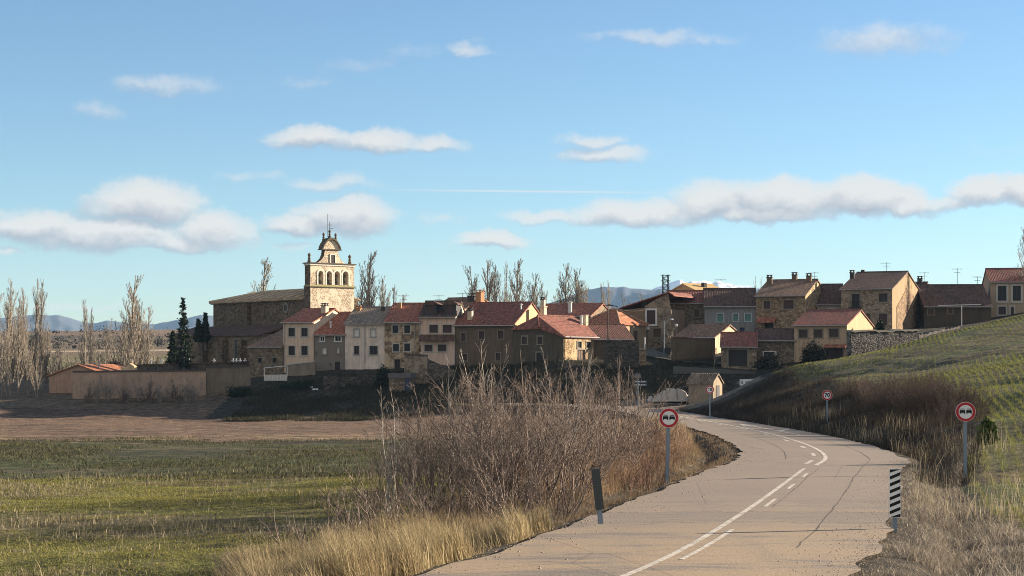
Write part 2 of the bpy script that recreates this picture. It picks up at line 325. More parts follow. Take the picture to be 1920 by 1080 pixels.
# ground: one sheet, a fan of cells fine near the road and coarse at the horizon, cut into its zones
th = np.radians(90-np.concatenate([np.linspace(-75,-24,50,endpoint=False), np.linspace(-24,24,560,endpoint=False), np.linspace(24,75,50)]))
rr = np.concatenate([np.linspace(25,75,26,endpoint=False), np.geomspace(75,330,520,endpoint=False), np.geomspace(330,3000,130)])
TH, RR = np.meshgrid(th, rr); GX = RR*np.cos(TH); GY = RR*np.sin(TH)-60
GZ = terr(GX, GY); SD = road_sd(GX, GY).reshape(GX.shape)
FE = np.array([(9,20),(11.0,38),(11.6,42),(13.2,50),(16.2,60),(20.8,76),(24.9,95),(26,105),(26.3,122),(27,144),(27.2,168)], float)   # near edge of the hillside crop
def fedge(Y): return np.interp(Y, FE[:,1], FE[:,0])
def crest(X): return np.interp(X, [20,27,38,43,50,57,80], [168,172,176,182,186,190,200])
def zones(X, Y, sd):
    """0 plain, 1 stubble field, 2 grass strip, 3 ploughed field, 4 village ground, 5 verge and bank, 6 hillside crop"""
    wob = vnoise(X,Y,4,5)*1.6
    z = np.full(X.shape, 0)
    left = sd < 0
    z[(left) & (Y < 64+X*-.03+wob)] = 1
    z[(left) & (Y >= 64+X*-.03+wob) & (Y < 98+wob)] = 2
    z[(left) & (Y >= 98+wob) & (Y < 214)] = 3
    z[(Y >= 205) & (Y < 320) & (X > -37)] = 4
    z[(left) & (Y >= 172) & (X > 2) & (Y < 320)] = 4
    z[(~left) & (Y >= 150) & (Y < 320)] = 4
    z[(~left) & (Y < 176)] = 5
    z[(left) & (sd > -(HW+np.interp(Y,[20,40,60,140],[2.6,5.5,7,5]))+wob*.4) & (Y < 176)] = 5
    z[(~left) & (X > fedge(Y)+vnoise(X,Y,2,8)*1.0) & (Y < crest(X)) & (X < 300)] = 6
    z[Y < -20] = 1
    return z
ZC = {0:(.15,.115,.08),1:(.155,.15,.05),2:(.055,.056,.028),3:(.17,.115,.082),4:(.048,.044,.032),5:(.075,.06,.044),6:(.115,.115,.045)}
ZV = zones(GX, GY, SD)
COLV = np.zeros(GX.shape+(3,))
for k, c in ZC.items(): COLV[ZV == k] = c
def blend(mask, c, k=1.0): COLV[:] = COLV*(1-(mask*k)[...,None])+np.array(c)*(mask*k)[...,None]
pn = vnoise(GX,GY,7,11)+.6*vnoise(GX,GY*2.5,3,12)+.4*vnoise(GX,GY,1.2,13)
blend((ZV==1)*sstep(pn,.0,.5), (.17,.135,.08), .7); blend((ZV==1)*sstep(-pn,.1,.55), (.14,.165,.035), .7)
blend((ZV==1)*sstep(vnoise(GX,GY*3,5,14),.2,.4), (.07,.062,.034), .6)
blend((ZV==2)*sstep(vnoise(GX*.3,GY,2.2,15),.1,.3), (.11,.095,.055), .6); blend((ZV==2)*sstep(vnoise(GX*.3,GY,3.5,16),.05,.3), (.07,.085,.03), .6)
blend((ZV==3)*sstep(vnoise(GX*.4,GY,1.5,17),.0,.4), (.08,.056,.04), .7); blend((ZV==3)*(GY<118)*sstep(vnoise(GX*.5,GY,2,18),-.1,.3), (.27,.205,.13), .7)
blend((ZV==3)*(np.abs(GY-100-vnoise(GX,GY,4,5)*1.6)<1.6), (.045,.045,.025), .85)
blend((ZV==4)*(GX>8)*(GX<26)*(GY<206)*(GY>160), (.22,.18,.14), .9)                       # gravel apron by the mound
blend((ZV==4)*sstep(vnoise(GX,GY,4,19),.1,.4), (.06,.05,.035), .6)
blend((ZV==5)*sstep(vnoise(GX,GY,1.4,20)+.5*vnoise(GX,GY,.5,21),.0,.4), (.18,.14,.095), .8); blend((ZV==5)*sstep(vnoise(GX,GY,2.2,22),.1,.4), (.055,.05,.03), .7)
rows6 = .5+.5*np.sin((GX-GY*.235+.5*vnoise(GX,GY,14,23))*2*np.pi/1.1)
blend((ZV==6)*sstep(rows6,.45,.75), (.15,.115,.075), .55); blend((ZV==6)*sstep(vnoise(GX,GY,9,24)+.5*vnoise(GX,GY,3,25),.0,.45), (.14,.10,.06), .7)
blend((ZV==6)*sstep(vnoise(GX*.25,GY,5,26),.12,.35), (.085,.12,.03), .6)
far = (ZV==0)*(GY>300)
blend(far*(GY>330)*(GY<520)*sstep(vnoise(GX*.2,GY,30,27),-.4,-.1), (.135,.13,.055), .9); blend(far*(np.abs(GY-600-vnoise(GX,GY,60,28)*20)<14), (.42,.34,.25), .9)
blend(far*(GY>640)*sstep(vnoise(GX*.4,GY,30,29)+.5*vnoise(GX,GY,9,30),.0,.3), (.07,.06,.045), .8); blend(far*(GY>980), (.19,.13,.09), .7)
def ground_mat():
    m, t, b, oc = base_mat('ground'); vc = t.node('ShaderNodeVertexColor', layer_name='soil'); 
    n1 = t.noise(oc, 1.1, 6, .7); n2 = t.noise(oc, 9, 5, .7); n3 = t.noise(t.vmul(oc, (.5, 2.2, 1)), .6, 5, .65)
    c = t.mix(1, vc.outputs[0], t.mix(t.mr(n1, .35, .65), (.45,.45,.45), (1.55,1.52,1.45)), 'MULTIPLY'); c = t.mix(1, c, t.mix(t.mr(n2, .36, .64), (.32,.32,.32), (1.7,1.66,1.6)), 'MULTIPLY')
    c = t.mix(1, c, t.mix(t.mr(n3, .35, .65), (.72,.74,.72), (1.28,1.24,1.2)), 'MULTIPLY')
    t.put(b.inputs['Base Color'], c); bump(t, b, t.m('ADD', n2, t.m('MULTIPLY', n1, 1.5)), .2, 1.0); return m
M_GROUND = ground_mat()
nr, nc = GX.shape; idx = np.arange(nr*nc).reshape(nr, nc)
Q = np.stack([idx[:-1,:-1], idx[1:,:-1], idx[1:,1:], idx[:-1,1:]], -1).reshape(-1,4)[:, ::-1]
ZF = ZV[:-1,:-1].reshape(-1)
VX = np.stack([GX,GY,GZ], -1).reshape(-1,3); VC = COLV.reshape(-1,3)
# vertex normals of the whole sheet so that the zones join without a seam
du_ = np.gradient(np.stack([GX,GY,GZ],-1), axis=1); dv_ = np.gradient(np.stack([GX,GY,GZ],-1), axis=0); NV = np.cross(dv_, du_).reshape(-1,3); NV /= np.linalg.norm(NV,axis=1)[:,None]; NV[NV[:,2]<0] *= -1
ZN = {0:('plain','wide brown plain with a green strip and pale track beyond the village','plain'),1:('stubble_field','green stubble field with pale stalks on the left of the road','field'),
      2:('grass_strip','dark grassy strip between the stubble field and the ploughed field','grass strip'),3:('ploughed_field','brown ploughed field half in shadow below the village','field'),
      4:('village_ground','dark green sloping ground under and around the village houses','ground'),5:('road_verge','rough brown verge and bank along both sides of the road','verge'),
      6:('hillside_field','green hillside field with crop rows rising on the right','field')}
for k, (nm, lab, cat) in ZN.items():
    q = Q[ZF == k]; uq, inv = np.unique(q, return_inverse=True)
    me = np_mesh(nm, VX[uq], inv.reshape(-1,4), 4)
    at = me.color_attributes.new('soil', 'FLOAT_COLOR', 'POINT'); at.data.foreach_set('color', np.concatenate([VC[uq], np.ones((len(uq),1))],1).astype(np.float32).ravel())
    me.polygons.foreach_set('use_smooth', [True]*len(me.polygons)); me.normals_split_custom_set_from_vertices(NV[uq].tolist())
    link(nm, me, M_GROUND, label=lab, cat=cat, kind='structure')

# road: a ribbon on its own bed
def road_at(s):
    x = np.interp(s, RS, RCL[:,0]); y = np.interp(s, RS, RCL[:,1]); nx = np.interp(s, RS, RN[:,0]); ny = np.interp(s, RS, RN[:,1]); return x, y, nx, ny
def ribbon(s0, s1, o0, o1, dz, step=.5, no=2, rough=0, seed=0):
    s = np.linspace(s0, s1, max(2, int((s1-s0)/step))); x, y, nx, ny = road_at(s); rows = []
    for j in range(no):
        t = j/(no-1); o = o0+(o1-o0)*t
        if rough and j in (0, no-1): o = o+(vnoise(s, s*0+seed+j*7, .9, 3)+.6*vnoise(s, s*0+j*3, 3.5, 4))*rough
        X, Y = x+nx*o, y+ny*o; crown = -.012*np.abs(o); rows.append(np.stack([X, Y, zroad(Y)+dz+crown], 1))
    V = np.stack(rows, 1); n = len(s); ii = np.arange(n*no).reshape(n, no)
    return V.reshape(-1,3), np.stack([ii[:-1,:-1], ii[:-1,1:], ii[1:,1:], ii[1:,:-1]], -1).reshape(-1,4)
def s_of(Y): return float(np.interp(Y, RCL[:180,1], RS[:180]))
def road_mat():
    m, t, b, oc = base_mat('road_asphalt'); sp = t.node('ShaderNodeSeparateXYZ'); t.l.new(oc, sp.inputs[0])
    g = t.noise(oc, 17, 6, .8); g2 = t.noise(oc, 4.5, 7, .75); big = t.noise(oc, .22, 6, .65); pat = t.noise(t.vmul(oc, (.35, 1.3, 1)), .55, 6, .7); vo = t.vor(oc, 24)
    c = t.mix(t.mr(big, .35, .65), (.215,.172,.138), (.265,.207,.158))
    near = t.mr(sp.outputs[1], 27, 42, 1, 0)
    yw = t.m('MULTIPLY_ADD', t.m('SUBTRACT', t.noise(oc, 1.2, 5, .7), .5), 2.4, sp.outputs[1]); c = t.mix(t.m('MULTIPLY', t.mr(pat, .40, .52), near), c, (.40,.28,.16)); c = t.mix(t.m('MULTIPLY', t.mr(pat, .46, .38), t.mr(sp.outputs[1], 30, 50, .9, 0)), c, (.125,.113,.102)); band = t.m('MULTIPLY', t.mr(yw, 33.6, 34.0), t.mr(yw, 36.2, 36.6, 1, 0)); c = t.mix(t.m('MULTIPLY', band, t.mr(t.noise(t.vmul(oc,(.5,3,1)), 1.1, 5, .7), .35, .6)), c, (.16,.145,.13)); lines = t.m('MAXIMUM', t.mr(t.m('ABSOLUTE', t.m('SUBTRACT', yw, 36.6)), .04, .13, .75, 0), t.mr(t.m('ABSOLUTE', t.m('SUBTRACT', yw, 33.7)), .04, .12, .7, 0)); c = t.mix(lines, c, (.07,.062,.055))  # grey cross band with dark edges: a tree's cast shadow painted into the asphalt
    c = t.mix(t.mr(g, .42, .66, 0, .6), c, (.11,.087,.068)); whl = t.noise(t.vmul(oc,(1.1,.12,1)), .8, 5, .6); c = t.mix(t.mr(whl, .5, .68, 0, .4), c, (.17,.14,.115)); c = t.mix(t.mr(vo.outputs['Distance'], .25, .55, 0, .4), c, (.37,.29,.21))
    c = t.mix(t.mr(g2, .62, .75, 0, .6), c, (.09,.075,.06))
    ck = t.vor(t.vmul(oc, (1, .6, 1)), .16, 'DISTANCE_TO_EDGE'); c = t.mix(t.mr(ck.outputs['Distance'], .001, .004, .3, 0), c, (.05,.042,.036))
    t.put(b.inputs['Base Color'], c); b.inputs['Roughness'].default_value = .85; bump(t, b, t.m('ADD', g, vo.outputs['Distance']), .006, .5); return m
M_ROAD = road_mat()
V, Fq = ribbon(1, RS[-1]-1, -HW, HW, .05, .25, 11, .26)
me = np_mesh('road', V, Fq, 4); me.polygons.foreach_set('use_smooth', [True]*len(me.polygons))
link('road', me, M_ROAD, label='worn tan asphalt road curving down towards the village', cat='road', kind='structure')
def paint_mat():
    m, t, b, oc = base_mat('road_paint'); n = t.noise(oc, 9, 5, .7); n2 = t.noise(oc, 2.2, 6, .75); c = t.mix(t.m('MAXIMUM', t.mr(n, .49, .62), t.mr(n2, .50, .66)), (.58,.52,.43), (.30,.24,.185)); t.put(b.inputs['Base Color'], c); return m
M_PAINT = paint_mat()
def marking(segs, name, label):
    Vs, Fs, b = [], [], 0
    for (y0, y1, o0, o1) in segs:
        V, f = ribbon(s_of(y0), s_of(y1), o0, o1, .056, .5, 2); Vs.append(V); Fs.append(f+b); b += len(V)
    link(name, np_mesh(name, np.concatenate(Vs), np.concatenate(Fs), 4), M_PAINT, label=label, cat='road marking', kind='structure')
marking([(12,55.2,-.08,.04)], 'centre_line', 'solid white centre line on the near stretch of road')
marking([(57.5,110,.10,.25),(110,172,.08,.28)], 'centre_line', 'solid white centre line sweeping round the bend')
marking([(a, a+L, .22, .31) for a, L in ((18,5),(26.5,5.5),(38,2.6),(44.5,2.2),(50.2,2.0))], 'lane_dashes', 'short white dashes right of the near centre line')
marking([(a, a+2.6, -.32, -.16) for a in (58.5,65,73,82,92,103,115,128,142)], 'lane_dashes', 'short white dashes inside the bend')
def crack(segs, label):
    Vs, Fs, b_ = [], [], 0
    for (y0, y1, o, w) in segs:
        s_ = np.linspace(s_of(y0), s_of(y1), max(6, int((s_of(y1)-s_of(y0))/.25))); x, y, nx, ny = road_at(s_); oo = o+.06*(vnoise(s_, s_*0, 2.1, 71)+.6*vnoise(s_, s_*0, .6, 72)); ww = w*.6*(1+1.6*vnoise(s_, s_*0, .8, 73))
        rows = [np.stack([x+nx*(oo+q*ww), y+ny*(oo+q*ww), zroad(y+ny*oo)+.0555-.012*np.abs(oo)], 1) for q in (-.5, .5)]; V = np.stack(rows, 1); n_ = len(s_); ii = np.arange(n_*2).reshape(n_, 2)
        Vs.append(V.reshape(-1,3)); Fs.append(np.stack([ii[:-1,0], ii[:-1,1], ii[1:,1], ii[1:,0]], -1)+b_); b_ += n_*2
    link('road_crack', np_mesh('road_crack', np.concatenate(Vs), np.concatenate(Fs), 4), plain('crack_dark', (.14,.115,.092), .95), label=label, cat='road crack', kind='structure')
crack([(29,88,1.75,.035),(38,56,.42,.03),(62,95,-1.3,.03)], 'thin dark cracks running along the road surface')
mb = MB()
for pts in ([(15.6,93),(15.8,93),(16.0,112),(15.8,112)], [(15.8,100),(17.3,106),(17.3,107.4),(15.8,102)], [(15.2,112),(16.5,112),(15.9,120)]):
    mb.poly([(x, y, float(zroad(y))+.058-.012*abs(x-np.interp(y, RCL[:180,1], RCL[:180,0]))) for x, y in pts], [tuple(range(len(pts)))])
mb.build('road_arrow', M_PAINT, label='faded white return arrow painted on the right lane beyond the bend', cat='road marking', kind='structure')
# village street
def strip_on_ground(pts, w, name, mat, label, dz=.12):
    c = catmull(np.array(pts, float), 10); tt = np.gradient(c, axis=0); tt /= np.linalg.norm(tt, axis=1)[:,None]; nn = np.stack([tt[:,1], -tt[:,0]], 1)
    rows = []
    zc = terr(c[:,0], c[:,1])
    for o in np.linspace(-w/2, w/2, 5): X, Y = c[:,0]+nn[:,0]*o, c[:,1]+nn[:,1]*o; rows.append(np.stack([X, Y, np.maximum(zc, terr(X,Y))+dz], 1))
    V = np.stack(rows, 1); n = len(c); ii = np.arange(n*5).reshape(n, 5)
    return link(name, np_mesh(name, V, np.stack([ii[:-1,:-1], ii[:-1,1:], ii[1:,1:], ii[1:,:-1]], -1).reshape(-1,4), 4), mat, label=label, cat='street', kind='structure')
strip_on_ground([(34,215.5),(28,216.5),(23,219),(19,226),(17.8,236),(19,250)], 3.4, 'village_street', plain('street_concrete', (.10,.098,.095), .9, 0, .2, .6), 'grey concrete street climbing between the village houses')

# ------------------------------------------------------------------ houses
def grid_wall(mb, a0, a1, z0, z1, holes, put, depth=.22):
    """a flat wall from a0..a1, z0..z1 with real openings; put(a, z, d) gives the point d behind the face"""
    xs = sorted({a0, a1, *[min(max(h[i], a0+.02), a1-.02) for h in holes for i in (0, 2)]}); zs = sorted({z0, z1, *[min(max(h[i], z0+.02), z1-.02) for h in holes for i in (1, 3)]})
    for i in range(len(xs)-1):
        for j in range(len(zs)-1):
            cx, cz = (xs[i]+xs[i+1])/2, (zs[j]+zs[j+1])/2
            if any(h[0] < cx < h[2] and h[1] < cz < h[3] for h in holes): continue
            mb.poly([put(xs[i],zs[j],0), put(xs[i+1],zs[j],0), put(xs[i+1],zs[j+1],0), put(xs[i],zs[j+1],0)], [(0,1,2,3)])
    for (x0, b0, x1, b1) in holes:
        c = [(x0,b0),(x1,b0),(x1,b1),(x0,b1)]
        for k in range(4):
            p, q = c[k], c[(k+1)%4]; mb.poly([put(*p,0), put(*q,0), put(*q,depth), put(*p,depth)], [(0,1,2,3)])
class House:
    """gabled house: front face from the pixel column xl to xc, right gable beyond the corner at xc; turned by phi"""
    def __init__(s, name, label, xc, Y, phi, xl, ye, yb, yr, mw, mr, D=None, xp=None, rp=.5, holes=(), gholes=(), side_mat=None, oe=.35, ov=.15, cat='house', group=None, roof_kind='gable', gable_plaster=None):
        s.phi = math.radians(phi); s.Y = Y; s.X = (xc-960)/F*Y; s.c, s.s = math.cos(s.phi), math.sin(s.phi)
        k = (xl-960)/F; s.W = (s.X-k*Y)/(s.c+k*s.s)
        if xp is not None: k = (xp-960)/F; D = (k*Y-s.X)/(s.s-k*s.c)/rp
        s.D = D; s.rp = rp; s.zb = (YH-yb)/F*Y; s.ze = (YH-ye)/F*Y-s.zb; s.zr = (YH-yr)/F*(Y+D*rp*s.c)-s.zb
        s.o = empty(name, (s.X, Y, s.zb), -s.phi, label=label, cat=cat, group=group)
        s.mr = mr; s.mw = mw
        D, Wd, ze, zr, zf = s.D, s.W, s.ze, s.zr, -3.0
        H = [s.front(h) for h in holes]; GH = [s.gable(h) for h in gholes]
        mb = MB(); grid_wall(mb, -Wd, 0, zf, ze, H, lambda a, z, d: (a, d, z))
        gb = mb if side_mat is None else MB()
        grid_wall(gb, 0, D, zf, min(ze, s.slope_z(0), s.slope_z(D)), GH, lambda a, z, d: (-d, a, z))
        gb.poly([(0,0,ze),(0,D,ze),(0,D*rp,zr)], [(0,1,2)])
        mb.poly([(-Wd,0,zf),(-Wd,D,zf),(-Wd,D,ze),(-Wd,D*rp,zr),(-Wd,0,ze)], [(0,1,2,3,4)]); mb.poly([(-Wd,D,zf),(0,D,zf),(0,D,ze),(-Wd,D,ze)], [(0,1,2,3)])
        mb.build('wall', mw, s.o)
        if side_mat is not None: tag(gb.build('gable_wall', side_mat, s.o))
        sl0 = (zr-ze)/(D*rp); sl1 = (zr-ze)/(D*(1-rp)); th_ = .16
        mb = MB(); mb.prism([(-oe, ze-oe*sl0+.02), (D*rp, zr+.02), (D+oe, ze-oe*sl1+.02), (D+oe, ze-oe*sl1+th_), (D*rp, zr+th_+.04), (-oe, ze-oe*sl0+th_)], -Wd-ov, ov, 'x')
        s.roof = mb.build('roof', mr, s.o)
        mb = MB(); mb.tube((-Wd-ov-.02, D*rp, zr+th_), (ov+.02, D*rp, zr+th_), .13, n=6); mb.build('ridge_cap', mr, s.roof)
        mb = MB(); mb.tube((-Wd-ov, -oe-.06, ze-oe*sl0+.06), (ov, -oe-.06, ze-oe*sl0+.04), .07, n=6); mb.build('gutter', M_GUT, s.roof)
    def slope_z(s, y): return s.zr-(s.zr-s.ze)*abs(y-s.D*s.rp)/(s.D*(s.rp if y < s.D*s.rp else 1-s.rp))
    def fpt(s, px, py):
        k = (px-960)/F; t = (s.X-k*s.Y)/(s.c+k*s.s); Yp = s.Y+t*s.s; return -t, (YH-py)/F*Yp-s.zb
    def gpt(s, px, py):
        k = (px-960)/F; t = (k*s.Y-s.X)/(s.s-k*s.c); Yp = s.Y+t*s.c; return t, (YH-py)/F*Yp-s.zb
    def front(s, h): a = s.fpt(h[0], h[3]); b = s.fpt(h[2], h[1]); return (a[0], a[1], b[0], b[1])
    def gable(s, h): a = s.gpt(h[0], h[3]); b = s.gpt(h[2], h[1]); return (a[0], a[1], b[0], b[1])
    def roof_pt(s, px, py):
        best = None
        for i in range(61):
            y = s.D*s.rp*i/60; k = (px-960)/F      # local y on the front slope; find local x on the ray
            t = (s.X+y*s.s-k*(s.Y+y*s.c))/(s.c+k*s.s); Yp = s.Y+y*s.c+t*s.s; z = s.ze+(s.zr-s.ze)*y/(s.D*s.rp)
            e = abs(YH-(z+s.zb)*F/Yp-py)
            if best is None or e < best[0]: best = (e, -t, y, z, Yp)
        return best[1:]
    def win(s, h, kind='glass', frame=M_SUR, m=.13, sill=True, side='front', name='window', panes=2):
        x0, z0, x1, z1 = s.front(h) if side == 'front' else s.gable(h)
        put = (lambda a, z, d: (a, d, z)) if side == 'front' else (lambda a, z, d: (-d, a, z))
        def bx(mb, a, za, b, zb_, d0, d1):
            p, q = put(a, za, d0), put(b, zb_, d1); mb.box(min(p[0],q[0]), min(p[1],q[1]), za, max(p[0],q[0]), max(p[1],q[1]), zb_)
        mb = MB()
        bx(mb, x0-m, z1, x1+m, z1+m, -.05, -.003); bx(mb, x0-m, z0, x0, z1, -.045, -.003); bx(mb, x1, z0, x1+m, z1, -.045, -.003)
        if name == 'window': bx(mb, x0-m-.04, z0-m, x1+m+.04, z0, -.10, -.003)
        w = mb.build(name, frame, s.o)
        mp = {'glass': M_GLASS, 'shutter': M_SHUT, 'green': M_GREEN, 'door': M_DOOR, 'wood': M_WOOD, 'white': M_WFR, 'bluedoor': plain('blue_door',(.04,.05,.09),.6), 'garage': plain('garage_door',(.05,.035,.03),.7)}[kind]
        mb = MB(); bx(mb, x0+.005, z0+.005, x1-.005, z1-.005, .14, .18); mb.build('pane' if name == 'window' else 'door_leaf', mp, w)
        if kind in ('glass',) and panes:
            mb = MB(); e = .05
            bx(mb, x0+.004, z0+.004, x0+e, z1-.004, .08, .138); bx(mb, x1-e, z0+.004, x1-.004, z1-.004, .08, .138); bx(mb, x0+e, z1-e, x1-e, z1-.004, .08, .138); bx(mb, x0+e, z0+.004, x1-e, z0+e, .08, .138)
            if panes > 1: c = (x0+x1)/2; bx(mb, c-.03, z0+e, c+.03, z1-e, .08, .138)
            mb.build('sash', M_WFR if frame is M_WFR else M_WOOD, w)
        elif kind in ('shutter', 'green', 'garage', 'door', 'wood'):
            mb = MB(); n = max(3, int((z1-z0)/.16)) if kind == 'shutter' else 4
            if kind == 'shutter':
                for i in range(n): za = z0+.02+(z1-z0-.04)*i/n; bx(mb, x0+.01, za, x1-.01, za+.02, .12, .138)
            else:
                for i in range(n): a = x0+.03+(x1-x0-.06)*i/n; bx(mb, a, z0+.03, a+.04, z1-.03, .115, .138)
            mb.build('slats', mp, w)
        return w
    def chimney(s, px, ytop, ybot, w=.7, mat=M_CHW, cap=True, pot=True):
        x, y, z, Yp = s.roof_pt(px, ybot); zt = (YH-ytop)/F*Yp-s.zb; h = w/2
        mb = MB(); mb.box(x-h, y-h, z-.5, x+h, y+h, zt)
        c = mb.build('chimney', mat, s.roof)
        if cap:
            mb = MB(); mb.box(x-h-.08, y-h-.08, zt+.002, x+h+.08, y+h+.08, zt+.10)
            for i in (-1, 1):
                for j in (-1, 1): mb.box(x+i*h*.7-.06, y+j*h*.7-.06, zt+.102, x+i*h*.7+.06, y+j*h*.7+.06, zt+.34)
            mb.box(x-h-.05, y-h-.05, zt+.342, x+h+.05, y+h+.05, zt+.43); mb.build('chimney_cap', M_CHD if mat is not M_BRICK else M_BRICK, s.roof)
        return c
    def pipe(s, px, ytop, ybot, r=.13, mat=M_WFR):
        x, y, z, Yp = s.roof_pt(px, ybot); zt = (YH-ytop)/F*Yp-s.zb
        mb = MB(); mb.tube((x,y,z-.2), (x,y,zt), r); mb.lathe((x,y,zt-.15), [(r+.06,0),(r+.09,.06),(r+.06,.14),(.02,.22)], 8); mb.build('flue_pipe', mat, s.roof)
    def downpipe(s, px, yt, yb_):
        x, zt = s.fpt(px, yt); _, z0 = s.fpt(px, yb_); mb = MB(); mb.tube((x,-.09,z0), (x,-.09,zt), .06); 
        for i in range(3): z = z0+(zt-z0)*(.2+.3*i); mb.box(x-.08,-.1,z,x+.08,-.002,z+.04)
        mb.build('downpipe', M_GUT, s.o)
    def antenna(s, px, ytop, ybot, yaw=0):
        x, y, z, Yp = s.roof_pt(px, ybot); zt = (YH-ytop)/F*Yp-s.zb; mb = MB(); mb.tube((x,y,z-.1), (x,y,zt), .03, n=5)
        R = Matrix.Rotation(yaw, 3, 'Z')
        for (zz, L, k) in ((zt-.12, 1.5, 7), (zt-.65, .9, 4)):
            a = R@Vector((-L*.55,0,0)); b = R@Vector((L*.45,0,0)); c = Vector((x,y,zz)); mb.tube(c+a, c+b, .022, n=4)
            for i in range(k):
                q = c+a.lerp(b, i/(k-1)); d = R@Vector((0,.28-.02*i,.1)); mb.tube(q-d, q+d, .012, n=4)
        mb.build('antenna', M_DARK, s.roof)

R_RED = tiles('red_roof_tiles', (.34,.125,.075), .35); R_OLD = tiles('old_brown_roof_tiles', (.25,.15,.095), .6); R_DARK = tiles('dark_roof_tiles', (.115,.066,.048), .5)
R_ORANGE = tiles('orange_roof_tiles', (.36,.14,.07), .3); R_GREY = tiles('grey_brown_roof_tiles', (.26,.2,.145), .6); R_MAROON = tiles('maroon_roof_tiles', (.24,.09,.062), .3); R_DMAR = tiles('dark_maroon_roof_tiles', (.15,.068,.05), .3)

# A: cream house with four surrounded windows
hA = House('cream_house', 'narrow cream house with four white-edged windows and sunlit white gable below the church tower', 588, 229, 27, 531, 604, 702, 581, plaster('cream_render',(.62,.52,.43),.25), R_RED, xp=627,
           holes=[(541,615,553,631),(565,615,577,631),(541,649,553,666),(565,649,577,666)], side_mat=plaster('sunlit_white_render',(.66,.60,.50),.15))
for h in [(541,615,553,631),(565,615,577,631),(541,649,553,666),(565,649,577,666)]: hA.win(h, 'glass', M_SUR, .16)
hA.chimney(609,574,588,.75); hA.downpipe(534,606,690)
# low terrace in front of A
def front_slab(name, label, cat, pts, Y, th_, mat, phi=20, coping=None, group=None, pv=None):
    """a thick wall piece whose outline follows the pixel polygon at distance Y"""
    x0 = pts[0][0]; c = P(x0, YH, Y); a = math.radians(phi); o = empty(name, (c.x, c.y, 0), -a, label=label, cat=cat, group=group)
    def loc(px, py):
        k = (px-960)/F; t = (k*c.y-c.x)/(math.cos(a)+k*math.sin(a)); return t, (YH-py)/F*(c.y-t*math.sin(a))
    mb = MB(); mb.prism([loc(*p) for p in pts], 0, th_); mb.build('wall', mat, o)
    if coping:
        mb = MB()
        for (p, q, m_) in coping:
            pa, pb = loc(*p), loc(*q); mb.prism([(pa[0],pa[1]+.005),(pb[0],pb[1]+.005),(pb[0],pb[1]+.16),(pa[0],pa[1]+.16)], -.08, th_+.08)
        mb.build('coping', coping[0][2], o)
    return o, loc
M_GREYW = plaster('grey_garden_render', (.24,.22,.2), .4)
front_slab('terrace_wall', 'grey rendered terrace wall at the foot of the cream house', 'wall', [(536,685),(590,679),(590,705),(536,705)], 227.3, .5, M_GREYW, 15, [((536,685),(590,679),M_SUR)])
o, loc = front_slab('balustrade', 'low white balustrade below the stone annex left of the cream house', 'balustrade', [(495,703),(538,702),(538,714),(495,714)], 226.2, .2, plain('white_balustrade',(.5,.47,.42),.8), 10)
mb = MB()
for i in range(9):
    a = loc(496+i*5, 703); mb.box(a[0]-.05,-.06,a[1]-.7,a[0]+.05,-.004,a[1]-.05)
mb.build('baluster', M_WFR, o)
mb = MB(); a, b = loc(495,690), loc(538,686); mb.tube((a[0],.1,a[1]),(b[0],.1,b[1]),.05); mb.tube((a[0],.1,a[1]),(a[0],.1,a[1]-1.2),.06); mb.tube((b[0],.1,b[1]),(b[0],.1,b[1]-1.4),.06); mb.build('handrail', M_WFR, o)
# A0: stone annex
h0 = House('stone_annex', 'rough stone annex with steep dark roof left of the cream house', 530, 231, 36, 468, 650, 712, 606, stone('annex_stone',(.25,.2,.14),2.4), R_OLD, D=19,
           holes=[(483,671,491,680),(511,671,519,680)])
for h in [(483,671,491,680),(511,671,519,680)]: h0.win(h, 'door', M_STSUR, .1)
# B
hB = House('stone_and_render_house', 'dark grey house with ochre patch and small white windows right of the cream house', 647, 228, 10, 590, 627, 702, 588, stone('grey_patchy_wall',(.22,.175,.125),2.4,(.19,.175,.16),.6), R_RED, D=13,
           holes=[(601,631,608,640),(628,630,639,640),(604,652,612,664),(631,652,636,662),(628,678,638,700)])
for h, k, fr in [((601,631,608,640),'glass',M_WFR),((628,630,639,640),'glass',M_WFR),((604,652,612,664),'white',M_STSUR),((631,652,636,662),'white',M_STSUR)]: hB.win(h, k, fr, .12)
hB.win((628,678,638,700), 'door', M_STSUR, .12, name='door'); hB.pipe(620,603,617); hB.chimney(672,579,596,.7,M_BRICK)
# C
wC = plaster('blue_white_render', (.70,.66,.63), .5)
hC = House('grey_white_house', 'long pale grey-white house with flaking render and grey roof', 721, 227.1, 8, 647, 607, 699, 578, wC, R_GREY, D=13,
           holes=[(664,617,673,631),(695,617,704,631),(664,649,673,665),(693,649,708,665)])
for h, k in [((664,617,673,631),'white'),((695,617,704,631),'white'),((664,649,673,665),'glass'),((693,649,708,665),'glass')]: hC.win(h, k, M_SUR if k == 'glass' else plain('grey_surround',(.3,.29,.28),.9), .10)
hC.downpipe(684,608,680); hC.chimney(718,575,584,.5,M_CHD,False)
# D
hD = House('ochre_house', 'ochre house with bare stone patches and bright red roof beside the dormer house', 790, 226.3, 8, 721, 604, 698, 571, stone('ochre_patchy_wall',(.29,.22,.145),2.0,(.48,.385,.28),.5), R_RED, D=12.5,
           holes=[(736,610,747,625),(758,610,769,625),(737,645,748,659),(758,644,769,658),(740,674,750,692)])
for h in [(736,610,747,625),(758,610,769,625),(737,645,748,659),(758,644,769,658)]: hD.win(h, 'glass', M_SUR, .14, panes=1)
hD.win((740,674,750,692), 'door', M_STSUR, .12, name='door'); hD.chimney(749,568,580,.55,M_BRICK,False); hD.downpipe(777,605,690); hD.antenna(757,553,572,.4)
